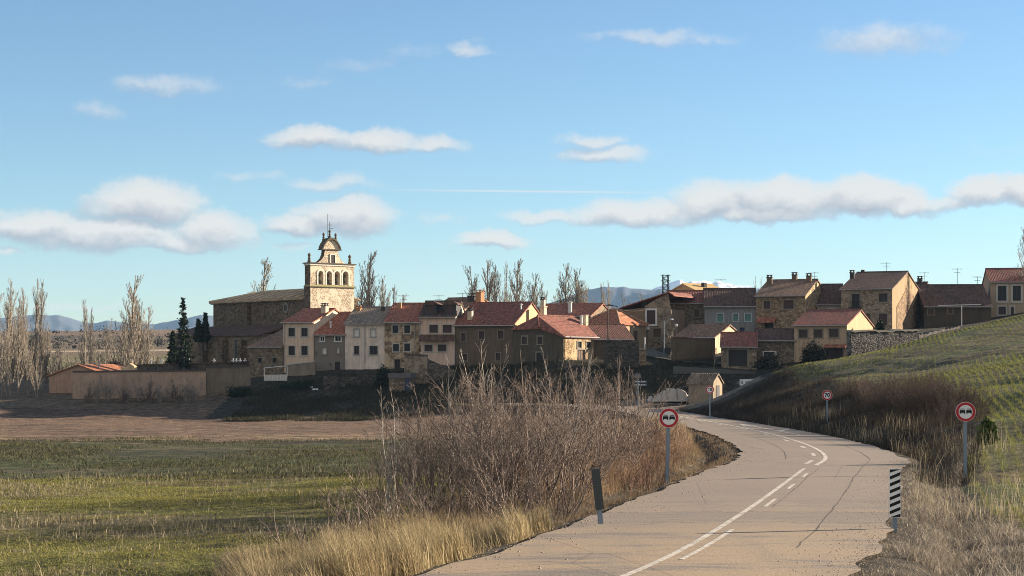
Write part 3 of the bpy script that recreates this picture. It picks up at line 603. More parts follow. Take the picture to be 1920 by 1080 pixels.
# E: dormer house
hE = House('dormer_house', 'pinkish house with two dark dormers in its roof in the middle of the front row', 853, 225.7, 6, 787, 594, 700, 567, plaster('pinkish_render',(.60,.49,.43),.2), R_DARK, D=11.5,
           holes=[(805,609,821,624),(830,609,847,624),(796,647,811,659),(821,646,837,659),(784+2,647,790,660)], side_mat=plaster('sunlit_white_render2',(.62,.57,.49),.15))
for h in [(805,609,821,624),(830,609,847,624),(796,647,811,659),(821,646,837,659)]: hE.win(h, 'shutter', M_SUR, .14)
hE.downpipe(787.5,594,640)
for a, b in ((795,819),(832,856)):
    (x0, z1), (x1, _), (_, z0) = hE.fpt(a, 570), hE.fpt(b, 570), hE.fpt(a, 592)
    mb = MB(); mb.box(x0+.08, .25, z0, x1-.08, 4.5, z1); d = mb.build('dormer', plain('dark_slate_cladding',(.05,.05,.055),.6), hE.roof)
    n = 9; arc = [(x0-.15+(x1-x0+.3)*i/n, z1+.02+.42*math.sin(math.pi*i/n)) for i in range(n+1)]
    mb = MB(); mb.prism(arc+[(x1+.15, z1-.12+.02), (x0-.15, z1-.12+.02)][::1], .0, 5); mb.build('dormer_roof', R_DARK, hE.roof)
    mb = MB(); mb.box(x0+.3, .18, z0+.35, x1-.3, .245, z1-.15); mb.build('dormer_window', M_SHUT, hE.roof)
a, b = hE.fpt(785,628), hE.fpt(853,636); mb = MB(); mb.prism([(-.9,b[1]-.12),(.0,a[1]+.05),(-.002,a[1]-.1),(-.9,b[1]-.25)], -hE.W, 0, 'x'); mb.build('lean_to_roof', R_DARK, hE.o)
# F: white house behind the dormers
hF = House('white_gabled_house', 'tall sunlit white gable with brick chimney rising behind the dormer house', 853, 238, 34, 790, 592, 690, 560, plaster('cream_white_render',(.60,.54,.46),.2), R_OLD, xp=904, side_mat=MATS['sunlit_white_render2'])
hF.chimney(900,549,566,.9,M_BRICK); hF.chimney(886,556,566,1.0,M_CHD); hF.antenna(867,549,570,.2); hF.antenna(823,553,570,.5)
# G: big central house
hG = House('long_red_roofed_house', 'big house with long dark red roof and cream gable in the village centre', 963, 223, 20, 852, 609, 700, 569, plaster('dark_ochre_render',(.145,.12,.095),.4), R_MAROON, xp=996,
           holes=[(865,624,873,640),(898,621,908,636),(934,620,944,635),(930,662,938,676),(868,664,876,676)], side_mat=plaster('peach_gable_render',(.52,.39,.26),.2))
for h in [(865,624,873,640),(898,621,908,636),(934,620,944,635),(930,662,938,676),(868,664,876,676)]: hG.win(h, 'shutter', plain('dull_surround',(.19,.165,.13),.9), .14)
hG.chimney(882,583,600,.6,M_CHW); hG.pipe(977,570,582); hG.downpipe(852.8,610,685)

# generic roof of facets with thickness
def facet_roof(name, verts, faces, mat, parent, t=.15):
    mb = MB(); n = len(verts); mb.poly(list(verts)+[(x,y,z-t) for x,y,z in verts], list(faces)+[tuple(n+i for i in f[::-1]) for f in faces])
    cnt = {}
    for f in faces:
        for i in range(len(f)): e = (f[i], f[(i+1)%len(f)]); cnt[tuple(sorted(e))] = cnt.get(tuple(sorted(e)), []) + [e]
    b = len(mb.v)-2*n
    for k, es in cnt.items():
        if len(es) == 1: i, j = es[0]; mb.f.append((b+j, b+i, b+n+i, b+n+j))
    return mb.build(name, mat, parent)
class Box(House):
    """house whose gable end faces the camera: walls only, roof added by hand"""
    def __init__(s, name, label, xc, Y, phi, xl, ye, yb, xr, mw, side_mat, holes=(), gholes=(), cat='house', top=None):
        s.phi = math.radians(phi); s.Y = Y; s.X = (xc-960)/F*Y; s.c, s.s = math.cos(s.phi), math.sin(s.phi)
        k = (xl-960)/F; s.W = (s.X-k*Y)/(s.c+k*s.s); k = (xr-960)/F; s.D = (k*Y-s.X)/(s.s-k*s.c)
        s.zb = (YH-yb)/F*Y; s.ze = (YH-ye)/F*Y-s.zb; s.zr = s.ze; s.rp = .5
        s.o = empty(name, (s.X, Y, s.zb), -s.phi, label=label, cat=cat)
        mb = MB(); grid_wall(mb, -s.W, 0, -3, s.ze, [s.front(h) for h in holes], lambda a, z, d: (a, d, z)); mb.poly([(-s.W,0,-3),(-s.W,s.D,-3),(-s.W,s.D,s.ze),(-s.W,0,s.ze)], [(0,1,2,3)]); mb.poly([(-s.W,s.D,-3),(0,s.D,-3),(0,s.D,s.ze),(-s.W,s.D,s.ze)], [(0,1,2,3)])
        if top: 
            pts = [(-s.W,0,s.ze)]+[(s.fpt(*p)[0], 0, s.fpt(*p)[1]) for p in top]+[(0,0,s.ze)]; mb.poly(pts, [tuple(range(len(pts)))])
        mb.build('wall', mw, s.o)
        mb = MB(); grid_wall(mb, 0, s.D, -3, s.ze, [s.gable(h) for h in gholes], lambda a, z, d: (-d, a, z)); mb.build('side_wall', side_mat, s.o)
# H: hipped house with sunlit side
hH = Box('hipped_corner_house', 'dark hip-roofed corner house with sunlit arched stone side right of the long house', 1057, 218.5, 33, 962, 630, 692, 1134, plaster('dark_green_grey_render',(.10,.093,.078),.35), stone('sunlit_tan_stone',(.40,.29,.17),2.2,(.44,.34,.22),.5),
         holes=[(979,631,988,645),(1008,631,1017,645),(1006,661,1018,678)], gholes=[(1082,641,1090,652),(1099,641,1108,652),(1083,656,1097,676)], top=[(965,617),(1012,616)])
for h in [(979,631,988,645),(1008,631,1017,645)]: hH.win(h, 'shutter', M_STSUR, .15)
hH.win((1006,661,1018,678), 'door', M_STSUR, .15, name='door')
for h in [(1082,641,1090,652),(1099,641,1108,652)]: hH.win(h, 'glass', M_STSUR, .15, side='gable')
hH.win((1083,656,1097,676), 'wood', M_STSUR, .15, side='gable', name='door')
w_, d_ = hH.W, hH.D; a1, a2 = hH.fpt(963,617), hH.fpt(1013,615); zE = hH.ze
zp = (YH-592)/F*(hH.Y+.9)-hH.zb; xr_ = hH.fpt(992,593)[0]; inset = 1.6
rv = [(-w_-.2,-.3,a1[1]),(a2[0],-.3,a2[1]),(xr_+.3,inset,zp+.1),(.35,-.3,zE-.1),(.35,d_+.3,zE-.1),(xr_+.3,d_+.3,zp+.1),(-w_-.2,d_+.3,a1[1])]
hH.roof = facet_roof('roof', rv, [(0,1,2),(1,3,4,5,2),(0,2,5,6)], R_MAROON, hH.o)
mb = MB(); mb.tube(Vector(rv[1])+Vector((0,0,.03)), Vector(rv[2])+Vector((0,0,.05)), .12, n=6); mb.tube(Vector(rv[2])+Vector((0,0,.05)), Vector(rv[5])+Vector((0,0,.05)), .12, n=6); mb.build('ridge_cap', R_MAROON, hH.roof)
mb = MB(); mb.tube((.42,-.3,zE-.12),(.42,d_+.3,zE-.12),.07); mb.build('gutter', M_GUT, hH.roof)
for px, yt, m_ in ((1019,576,M_CHW),(1097,592,M_CHW)):
    p = P(px, yt, 229); lp = Matrix.Rotation(hH.phi, 3, 'Z')@(p-hH.o.location); mb = MB(); mb.box(lp.x-.32,lp.y-.32,lp.z-2.2,lp.x+.32,lp.y+.32,lp.z); mb.box(lp.x-.4,lp.y-.4,lp.z+.003,lp.x+.4,lp.y+.4,lp.z+.12); mb.build('chimney', m_, hH.roof)
# low range behind H
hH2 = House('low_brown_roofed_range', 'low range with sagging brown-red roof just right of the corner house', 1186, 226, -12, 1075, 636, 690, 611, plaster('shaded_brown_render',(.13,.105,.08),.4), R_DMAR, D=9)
hH2.pipe(1090,592,616,.2)
# I: red roof behind
hI = House('red_roofed_house', 'house with red roof and tall white flue behind the corner house', 1108, 262, 24, 1000, 592, 680, 571, plaster('brown_render',(.22,.18,.14),.3), R_RED, D=10)
hI.pipe(1069,566,588,.32); hI.chimney(1018,562,578,.6,M_CHW); hI.antenna(1063,560,580)
# J: hipped orange roof
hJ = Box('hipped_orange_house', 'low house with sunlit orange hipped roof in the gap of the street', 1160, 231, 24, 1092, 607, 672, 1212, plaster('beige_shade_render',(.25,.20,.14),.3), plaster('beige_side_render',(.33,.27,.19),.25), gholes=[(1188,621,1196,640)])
hJ.win((1188,621,1196,640), 'wood', M_STSUR, .12, side='gable', name='door')
w_, d_, zE = hJ.W, hJ.D, hJ.ze; zp = (YH-580)/F*(hJ.Y+d_*.5)-hJ.zb; e = .35
rv = [(-w_-e,-e,zE),(e,-e,zE),(e,d_+e,zE),(-w_-e,d_+e,zE),(-w_*.62,d_*.5,zp),(-w_*.45,d_*.5,zp)]
hJ.roof = facet_roof('roof', rv, [(0,1,5,4),(1,2,5),(2,3,4,5),(3,0,4)], R_ORANGE, hJ.o)
mb = MB()
for i, j in ((1,5),(0,4),(2,5),(4,5)): mb.tube(Vector(rv[i])+Vector((0,0,.04)), Vector(rv[j])+Vector((0,0,.04)), .12, n=6)
mb.build('ridge_cap', tiles('pale_ridge_tiles',(.5,.3,.18),.2), hJ.roof)
# K: gable front with big shuttered window
hK = Box('street_corner_house', 'stone house with rising verge and large white-framed window above the village street', 1258, 240, 25, 1209, 580, 660, 1285, stone('corner_stone',(.24,.205,.165),2.6,(.28,.24,.19),.5), MATS['brown_render'],
         holes=[(1213,581.5,1229,608),(1225,616,1239,632)], top=[(1210,573),(1253,549)])
hK.win((1213,581.5,1229,608), 'shutter', M_WFR, .25); hK.win((1225,616,1239,632), 'wood', M_STSUR, .12)
w_, d_, zE = hK.W, 9, hK.ze; zp = hK.fpt(1255,547)[1]; zl = hK.fpt(1157,579)[1]; xl_ = hK.fpt(1157,579)[0]; xp_ = hK.fpt(1255,547)[0]
rv = [(xl_,-.35,zl),(xp_,-.35,zp),(xp_+.8,-.35,zp-.5),(xp_+.8,d_,zp-.5),(xp_,d_,zp),(xl_,d_,zl)]
hK.roof = facet_roof('roof', rv, [(0,1,4,5),(1,2,3,4)], R_MAROON, hK.o)
mb = MB(); mb.prism([(xl_+.3,-3),(-hK.W-.003,-3),(-hK.W-.003,hK.fpt(1208,574)[1]-.2),(xl_+.3,zl-.2)], .3, d_-.4); mb.build('rear_wing_wall', MATS['beige_shade_render'], hK.o)
p = P(1209,562,243); lp = Matrix.Rotation(hK.phi,3,'Z')@(p-hK.o.location); mb = MB(); mb.box(lp.x-.25,lp.y-.25,lp.z-1.8,lp.x+.25,lp.y+.25,lp.z); mb.build('chimney', M_CHD, hK.roof)
a, b = hK.fpt(1206,610), hK.fpt(1218,618); mb = MB(); mb.box(a[0],-.35,b[1],b[0],-.005,a[1]); mb.build('street_plate', M_WHITE, hK.o)
# L
hL = House('stone_house', 'stone house with brown-red roof behind a bare street tree', 1347, 246, 8, 1249, 568, 650, 547, stone('shaded_grey_stone',(.27,.225,.175),2.8), R_MAROON, D=11, holes=[(1302,580,1311,594),(1275,584,1281,592)])
hL.win((1302,580,1311,594), 'wood', M_STSUR, .15); hL.win((1275,584,1281,592), 'wood', M_STSUR, .12)
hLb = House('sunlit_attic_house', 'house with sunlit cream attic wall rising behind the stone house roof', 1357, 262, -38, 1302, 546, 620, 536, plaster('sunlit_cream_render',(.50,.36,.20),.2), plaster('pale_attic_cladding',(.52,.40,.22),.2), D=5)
hLb.chimney(1320,530,540,.6,M_CHD,False)
# M blue-grey house
hM = House('blue_grey_house', 'blue-grey rendered house with three green shuttered windows', 1418, 243, 6, 1321, 574, 645, 543, plaster('blue_grey_render',(.22,.25,.28),.3), R_DARK, D=12, holes=[(1345,588,1356,603),(1375,588,1384,602),(1397,588,1408,602),(1387,614,1396,632)])
for h in [(1345,588,1356,603),(1375,588,1384,602),(1397,588,1408,602)]: hM.win(h, 'green', plain('blue_white_surround',(.38,.42,.45),.8), .12)
hM.win((1387,614,1396,632), 'bluedoor', M_STSUR, .1, name='door'); hM.downpipe(1322,576,620); hM.antenna(1352,523,545,.2)
# N stone house
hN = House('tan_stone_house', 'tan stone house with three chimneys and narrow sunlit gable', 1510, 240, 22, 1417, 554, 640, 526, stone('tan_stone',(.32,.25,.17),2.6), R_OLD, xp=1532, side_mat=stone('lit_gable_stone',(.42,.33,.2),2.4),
           holes=[(1432,564,1444,579),(1469,563,1488,579),(1434,605,1450,634)])
hN.win((1432,564,1444,579), 'shutter', M_STSUR, .15); hN.win((1469,563,1488,579), 'shutter', M_STSUR, .15); hN.win((1434,605,1450,634), 'door', M_STSUR, .12, name='door')
for px, yt, yb_ in ((1443,521,535),(1490,516,527.5),(1517,518,531)): hN.chimney(px, yt, yb_, .7, plaster('sooty_chimney_render',(.16,.13,.10)))
hN.antenna(1527,510,527,.3); a, b = hN.fpt(1421,596), hN.fpt(1455,601); mb = MB(); mb.prism([(-1.2,b[1]-.2),(-.003,a[1]+.1),(-.003,a[1]-.05),(-1.2,b[1]-.35)], a[0], b[0], 'x'); mb.build('porch_roof', R_RED, hN.o)
# O
hO = House('dark_roofed_barn', 'barn with dark sagging roof and white wall squeezed between two stone houses', 1580, 246, 10, 1508, 570, 640, 535, plaster('white_barn_render',(.45,.44,.42),.3), R_DARK, D=12, holes=[(1552,576,1566,582),(1520,576,1532,583)])
hO.win((1552,576,1566,582), 'white', M_SUR, .1); hO.win((1520,576,1532,583), 'glass', M_SUR, .1); hO.pipe(1529,565,584,.14)
# P
hP = House('large_stone_house', 'large stone house with balcony door and bare plaster gable on the right', 1673, 240, 24, 1577, 541, 628, 511, stone('warm_grey_stone',(.34,.285,.225),2.6,(.36,.31,.25),.42), R_DARK, xp=1701, side_mat=plaster('tan_gable_render',(.30,.235,.15),.25),
           holes=[(1597,551,1612,577),(1648,550,1664,566),(1648,588,1663,610),(1622,588,1632,600)])
hP.win((1597,551,1612,577), 'glass', M_STSUR, .2, name='balcony_door'); hP.win((1648,550,1664,566), 'glass', M_STSUR, .2); hP.win((1648,588,1663,610), 'shutter', M_STSUR, .2); hP.win((1622,588,1632,600), 'wood', M_STSUR, .15)
a, b = hP.fpt(1592,577), hP.fpt(1617,565); mb = MB()
for i in range(13): x = a[0]+(b[0]-a[0])*i/12; mb.tube((x,-.5,a[1]),(x,-.5,b[1]),.02,n=4)
for z in (a[1], b[1]): mb.tube((a[0],-.5,z),(b[0],-.5,z),.03,n=5)
mb.box(a[0],-.55,a[1]-.12,b[0],-.004,a[1]); mb.build('balcony_railing', M_DARK, hP.o)
hP.chimney(1598,512,524,.6,M_CHD); hP.chimney(1618,506,512.5,.5,M_CHD,False); hP.antenna(1662,492,511.5,.3)
# patch of bare rubble on the gable
g = [hP.gpt(*p) for p in ((1681,575),(1700,540),(1727,572),(1726,625),(1681,625))]; mb = MB(); mb.prism(g, .06, .004, 'x'); mb.build('bare_stone_patch', stone('gable_rubble',(.30,.21,.13),2.6), hP.o)
# Q near small house
hQ = House('small_tan_house', 'small tan house with three windows and garage below the stone wall', 1588, 214, 25, 1489, 609, 680, 583, plaster('tan_house_render',(.46,.37,.275),.25), R_MAROON, xp=1613, side_mat=plaster('beige_gable_render',(.43,.34,.23),.15),
           holes=[(1498,618,1514,633),(1526,618,1542,633),(1555,617,1572,632),(1548,650,1580,674)], oe=.45)
for h in [(1498,618,1514,633),(1526,618,1542,633),(1555,617,1572,632)]: hQ.win(h, 'shutter', M_STSUR, .14)
hQ.win((1548,650,1580,674), 'garage', M_STSUR, .12, name='garage_door'); a, b = hQ.fpt(1545,648), hQ.fpt(1588,645); mb = MB(); mb.prism([(-.8,a[1]-.2),(-.003,a[1]+.15),(-.003,a[1]),(-.8,a[1]-.32)], a[0], -.01, 'x'); mb.build('canopy', R_RED, hQ.o)
# R, S, T farm buildings
hR = House('garage_barn', 'small stone barn with wide dark doorway beside the street', 1419, 214, 8, 1352, 649, 690, 626, stone('barn_stone',(.3,.25,.19),2.4), R_MAROON, D=8, holes=[(1366,656,1401,687)], oe=.5)
hR.win((1366,656,1401,687), 'door', M_STSUR, .25, name='barn_door')
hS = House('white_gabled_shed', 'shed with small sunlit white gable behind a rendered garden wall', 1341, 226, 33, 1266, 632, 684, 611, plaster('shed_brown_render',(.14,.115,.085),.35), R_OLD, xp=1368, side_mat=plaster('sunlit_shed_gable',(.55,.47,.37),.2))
hT = House('low_stone_byre', 'low stone byre with dark roof between the small barn and the tan house', 1491, 217, 6, 1419, 638, 694, 619, stone('byre_stone',(.22,.19,.15),2.8), R_DARK, D=7, holes=[(1432,660,1454,680)])
hT.win((1432,660,1454,680), 'door', M_WFR, .12, name='door')
# U, V and the small ones
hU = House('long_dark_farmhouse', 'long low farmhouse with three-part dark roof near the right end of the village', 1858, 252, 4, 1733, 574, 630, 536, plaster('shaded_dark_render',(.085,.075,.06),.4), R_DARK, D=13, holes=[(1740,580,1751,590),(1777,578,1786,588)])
hU.win((1740,580,1751,590), 'wood', M_STSUR, .12); hU.win((1777,578,1786,588), 'wood', M_STSUR, .12); hU.antenna(1795,503,537,.1); hU.antenna(1833,518,537,.5); hU.chimney(1784,533,537.5,.4,M_CHD,False)
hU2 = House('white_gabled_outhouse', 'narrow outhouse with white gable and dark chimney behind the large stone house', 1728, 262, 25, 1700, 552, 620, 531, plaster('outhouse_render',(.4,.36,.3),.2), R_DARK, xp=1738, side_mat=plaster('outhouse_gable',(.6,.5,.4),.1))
hU2.chimney(1725,523,534,.7,M_CHD); hU2.antenna(1733,510,533,.2)
hV = House('arched_window_house', 'grey house with rounded window surrounds at the right edge of the village', 1960, 256, 10, 1857, 528, 610, 505, plaster('grey_brown_render',(.35,.3,.24),.2), R_MAROON, D=12, holes=[(1871,536,1887,564),(1899,536,1914,564),(1872,575,1886,590),(1895,575,1901,590)])
for h in [(1871,536,1887,564),(1899,536,1914,564)]: hV.win(h, 'glass', M_SUR, .3)
for h in [(1872,575,1886,590),(1895,575,1901,590)]: hV.win(h, 'shutter', M_SUR, .2)
# left shed behind the cemetery wall
hZ = Box('pink_shed', 'low pinkish gabled shed with orange roof behind the left end of the long wall', 190, 231, 14, 92, 703, 752, 200, plaster('pink_render',(.42,.31,.26),.3), MATS['brown_render'], top=[(93,703),(148,684),(189,698)], cat='shed')
w_, d_ = hZ.W, 12; pl, pk, pr_ = hZ.fpt(88,704.5), hZ.fpt(148,683), hZ.fpt(194,700)
rv = [(pl[0],-.3,pl[1]),(pk[0],-.3,pk[1]),(pr_[0],-.3,pr_[1]),(pr_[0],d_,pr_[1]),(pk[0],d_,pk[1]),(pl[0],d_,pl[1])]
hZ.roof = facet_roof('roof', rv, [(0,1,4,5),(1,2,3,4)], R_ORANGE, hZ.o, .12)
x, z = hZ.fpt(166,692); mb = MB(); mb.tube((x,3,z-1),(x,3,z+1.0),.12); mb.build('flue_pipe', M_GUT, hZ.roof)

# ------------------------------------------------------------------ church
th_c = math.radians(40)      # the facade looks right of the camera; local x along the facade, local y along the nave
Yc = 252.0; cX = (582-960)/F*Yc
church = empty('church', (cX, Yc, P(582,700,Yc).z), th_c, label='dark stone church with sunlit bell gable and long tiled nave above the houses', cat='church')
zc0 = church.location.z; ca, sa = math.cos(th_c), math.sin(th_c)
def cz(py, dx=0, dy=0): return (YH-py)/F*(Yc+dx*sa+dy*ca)-zc0
def fx(px):   # local x on the facade for a pixel column
    k = (px-960)/F; return (k*Yc-cX)/(ca-k*sa)
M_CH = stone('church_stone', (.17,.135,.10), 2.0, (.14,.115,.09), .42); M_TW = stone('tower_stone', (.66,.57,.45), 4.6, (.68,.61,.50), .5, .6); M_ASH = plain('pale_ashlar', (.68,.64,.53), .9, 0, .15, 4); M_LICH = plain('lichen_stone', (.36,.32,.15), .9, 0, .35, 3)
TX1 = fx(664); TD = 1.5     # width and thickness of the bell gable
z_mid, z_cor = cz(538), cz(497)
arch = [(596.5,606),(613-.5,622),(627,637),(642.5,653)]
def arch_pts(a, b, ytop, ybot, n=8):
    x0, x1 = fx(a), fx(b); r = (x1-x0)/2; zt = cz(ytop)-r; zb_ = cz(ybot); cx = (x0+x1)/2
    return x0, x1, zb_, zt, cx, r
def shaded_sides(o):
    # left-facing faces get the dark nave stone, painting the flank's shade into its colour
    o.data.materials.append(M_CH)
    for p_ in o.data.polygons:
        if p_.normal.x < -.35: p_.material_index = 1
mb = MB(); mb.box(0, 0, -4, TX1, TD+.2, z_mid); shaded_sides(mb.build('tower_base', M_TW, church))
mb = MB()     # belfry wall with four round-headed openings, cut as piers, spandrels and a top band
A = [arch_pts(a, b, 507, 533) for a, b in arch]; zs, zt = A[0][2], A[0][3]; r = A[0][5]; ztop = z_cor
mb.box(0,0,z_mid+.35,TX1,TD,zs)
edges_ = [0]+[q for a in A for q in (a[0], a[1])]+[TX1]
for i in range(0, len(edges_), 2): mb.box(edges_[i],0,zs+.0005,edges_[i+1],TD,zt)
for i, a in enumerate(A):
    n = 8
    for k in range(n):
        t0, t1 = math.pi-math.pi*k/n, math.pi-math.pi*(k+1)/n; p0 = (a[4]+a[5]*math.cos(t0), zt+a[5]*math.sin(t0)); p1 = (a[4]+a[5]*math.cos(t1), zt+a[5]*math.sin(t1))
        mb.prism([p0, p1, (p1[0], ztop), (p0[0], ztop)], 0, TD)
for i in range(0, len(edges_), 2): mb.box(edges_[i],0,zt+.0005,edges_[i+1],TD,ztop)
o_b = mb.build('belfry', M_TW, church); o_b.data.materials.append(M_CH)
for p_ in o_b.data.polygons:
    if p_.normal.x < -.9 and p_.center.x < .01: p_.material_index = 1  # belfry flank darkened the same way, its shade painted as stone
mb = MB()
for a in A:   # arch surrounds
    n = 9
    for k in range(n):
        t0, t1 = math.pi-math.pi*k/n, math.pi-math.pi*(k+1)/n; q = lambda t, rr_: (a[4]+rr_*math.cos(t), zt+rr_*math.sin(t))
        mb.prism([q(t0,a[5]), q(t1,a[5]), q(t1,a[5]+.28), q(t0,a[5]+.28)], -.07, -.003)
    for x0, x1 in ((a[0]-.22,a[0]),(a[1],a[1]+.22)): mb.box(x0,-.07,zs,x1,-.003,zt)
mb.build('arch_surround', M_ASH, church)
for i, a in enumerate(A):
    c = (a[4], TD*.55, zs+.35); mb = MB(); mb.lathe(c, [(.42,0),(.40,.12),(.28,.4),(.24,.7),(.12,.85)], 12)
    b_ = mb.build('bell', plain('bronze_bell',(.10,.085,.055),.45,.7), church, smooth=True)
    mb = MB(); mb.box(a[0]+.02, TD*.5, zs+1.22, a[1]-.02, TD*.62, zs+1.6); mb.build('bell_yoke', M_WOOD, b_)
for z0, z1, o_, nm, m_ in ((z_mid+.002,z_mid+.12,.16,'string_course',plain('dark_weathered_stone',(.12,.10,.075),.9,0,.3,3)),(z_mid+.122,z_mid+.348,.08,'string_course',M_LICH),(z_cor+.002,z_cor+.27,.12,'cornice',M_ASH),(z_cor+.272,z_cor+.42,.26,'cornice',plain('dark_weathered_stone',(.12,.10,.075),.9,0,.3,3))):
    mb = MB(); mb.box(-o_,-o_,z0,TX1+o_,TD+o_,z1); mb.build(nm, m_, church)
# crowning gable: volutes that sweep in, a niche, a segmental pediment
zg = z_cor+.42; sc_x = TX1/82.0
prof = [(2,495),(10,493.5),(18,489.5),(24,483),(27,475),(28,467)]
gx = lambda d: TX1*d/80.0
L_ = [(gx(d), cz(y)) for d, y in prof]; L_[0] = (gx(2), zg)
Rr = [(TX1-x, z) for x, z in L_[::-1]]
mb = MB(); outline = L_+Rr
mb.prism(outline, .25, TD-.35); shaded_sides(mb.build('gable_top', M_TW, church))
zpd = cz(467); n = 10
ped = [(gx(24)+(TX1-2*gx(24))*i/n, zpd+.18+ (cz(449)-zpd)*math.sin(math.pi*i/n)**.8) for i in range(n+1)]
mb = MB(); mb.prism(ped, .3, TD-.4); shaded_sides(mb.build('pediment', M_TW, church))
mb = MB(); mb.box(gx(22),.1,zpd+.002,TX1-gx(22),TD-.2,zpd+.178)
for i in range(n):
    p, q = ped[i], ped[i+1]; mb.prism([p, q, (q[0],q[1]+.3), (p[0],p[1]+.3)], .05, TD-.15)
mb.build('pediment_cornice', plain('dark_weathered_stone',(.12,.10,.075),.9,0,.3,3), church)
nx0, nx1 = fx(622), fx(629.5); mb = MB(); mb.box(nx0, .20, cz(491), nx1, .248, cz(476)); mb.build('niche', M_DOOR, church)
mb = MB()
for x0, x1, z0, z1 in ((nx0-.2,nx0,cz(491),cz(474.5)),(nx1,nx1+.2,cz(491),cz(474.5)),(nx0,nx1,cz(476)+.005,cz(474.5))): mb.box(x0,.16,z0,x1,.247,z1)
mb.build('niche_surround', M_ASH, church)
for x, zz, k in ((gx(3),zg,1.0),(TX1-gx(3),zg,1.0),(gx(29),ped[2][1]+.28,.85),(TX1/2,ped[5][1]+.29,.85),(TX1-gx(29),ped[8][1]+.28,.85)):
    mb = MB(); mb.lathe((x,TD*.5,zz), [(.28*k,0),(.28*k,.3*k),(.16*k,.4*k),(.24*k,.62*k),(.13*k,.8*k),(.24*k,1.05*k),(.24*k,1.2*k),(.05*k,1.45*k)], 8); mb.build('pinnacle', plain('dark_pinnacle_stone',(.13,.11,.08),.9,0,.3,4), church)
xm = TX1/2; zq = ped[5][1]+1.2
mb = MB(); mb.tube((xm-.35,TD*.5,ped[5][1]+.3),(xm-.35,TD*.5,cz(398)),.035,n=5); mb.build('lightning_rod', M_DARK, church)
mb = MB(); mb.tube((xm,TD*.5,zq),(xm,TD*.5,zq+1.5),.04,n=5); mb.tube((xm-.35,TD*.5,zq+1.0),(xm+.35,TD*.5,zq+1.0),.035,n=5); mb.tube((xm,TD*.5,zq+.45),(xm+.55,TD*.5,zq+.5),.03,n=5); mb.build('weathercock_cross', M_DARK, church)
# nave: long wall faces left of the camera (local x = NX0), runs back along y
NX0, NXW, NY0, NY1 = .3, 9.5, 1.75, 28.7
z_eave = 8.9-zc0; z_ridge = z_eave+1.5; z_aisle = cz(606)-.2
mb = MB(); mb.box(NX0, NY0, -4, NX0+NXW, NY1, z_eave); mb.build('nave_wall', M_CH, church)
e = .5; rx = NX0+NXW/2
rv = [(NX0-e,NY0+.05,z_eave-.1),(rx,NY0+.05,z_ridge),(rx,NY1-7,z_ridge),(NX0-e,NY1+e,z_eave-.1),(NX0+NXW+e,NY1+e,z_eave-.1),(NX0+NXW+e,NY0+.05,z_eave-.1)]
def church_tiles():
    m, t, b, oc = base_mat('church_roof_tiles'); sp = t.node('ShaderNodeSeparateXYZ'); t.l.new(oc, sp.inputs[0])
    yy = t.m('ADD', sp.outputs[1], t.m('MULTIPLY', t.noise(oc, .5, 3), .3)); big = t.m('ABSOLUTE', t.m('SINE', t.m('MULTIPLY', yy, math.pi/2.3))); ch = t.m('ABSOLUTE', t.m('SINE', t.m('MULTIPLY', yy, math.pi/.26)))
    n = t.noise(oc, .9, 6, .7); c = t.mix(t.mr(n, .35, .7), (.26,.165,.095), (.60,.41,.245)); c = t.mix(t.mr(big, 0, .22, .9, 0), c, (.40,.34,.25)); c = t.mix(t.mr(ch, 0, .3, .5, 0), c, (.03,.025,.02))
    t.put(b.inputs['Base Color'], c); bump(t, b, ch, .06, .8); return m
roofc = facet_roof('nave_roof', rv, [(0,1,2,3),(3,2,4),(4,2,1,5)], church_tiles(), church, .2)
mb = MB(); mb.tube((rx,NY0,z_ridge+.05),(rx,NY1-7,z_ridge+.05),.16,n=6); mb.tube((rx,NY1-7,z_ridge+.05),(NX0-e,NY1+e,z_eave),.14,n=6)
for i in range(9): y = NY0+2.2+i*2.5; mb.tube((rx,y,z_ridge+.04),(NX0-e,y,z_eave),.15,n=5)
mb.build('ridge_tiles', plain('pale_mortar_tiles',(.48,.39,.27),.9,0,.3,2), roofc)
mb = MB(); mb.box(NX0-.35, NY0, z_eave-.45, NX0-.003, NY1+.3, z_eave-.15); mb.build('eaves_cornice', M_CH, church)
mb = MB(); mb.box(NX0-.7, NY0+15.5, z_aisle, NX0-.004, NY0+16.9, z_eave-.5); mb.build('buttress', M_CH, church)
yo, zo = NY0+5.4, cz(577, 0, 7); mb = MB()
for k in range(12):
    t0, t1 = 2*math.pi*k/12, 2*math.pi*(k+1)/12; q = lambda t, r_: (yo+r_*math.cos(t), zo+r_*1.15*math.sin(t)); mb.prism([q(t0,.45),q(t1,.45),q(t1,.75),q(t0,.75)], NX0-.08, NX0-.003, 'x')
w = mb.build('oculus', M_STSUR, church); mb = MB(); mb.prism([(yo+.46*math.cos(2*math.pi*k/12), zo+.46*1.15*math.sin(2*math.pi*k/12)) for k in range(12)], NX0-.03, NX0-.002, 'x'); mb.build('pane', M_GLASS, w)
NYA = 31.0
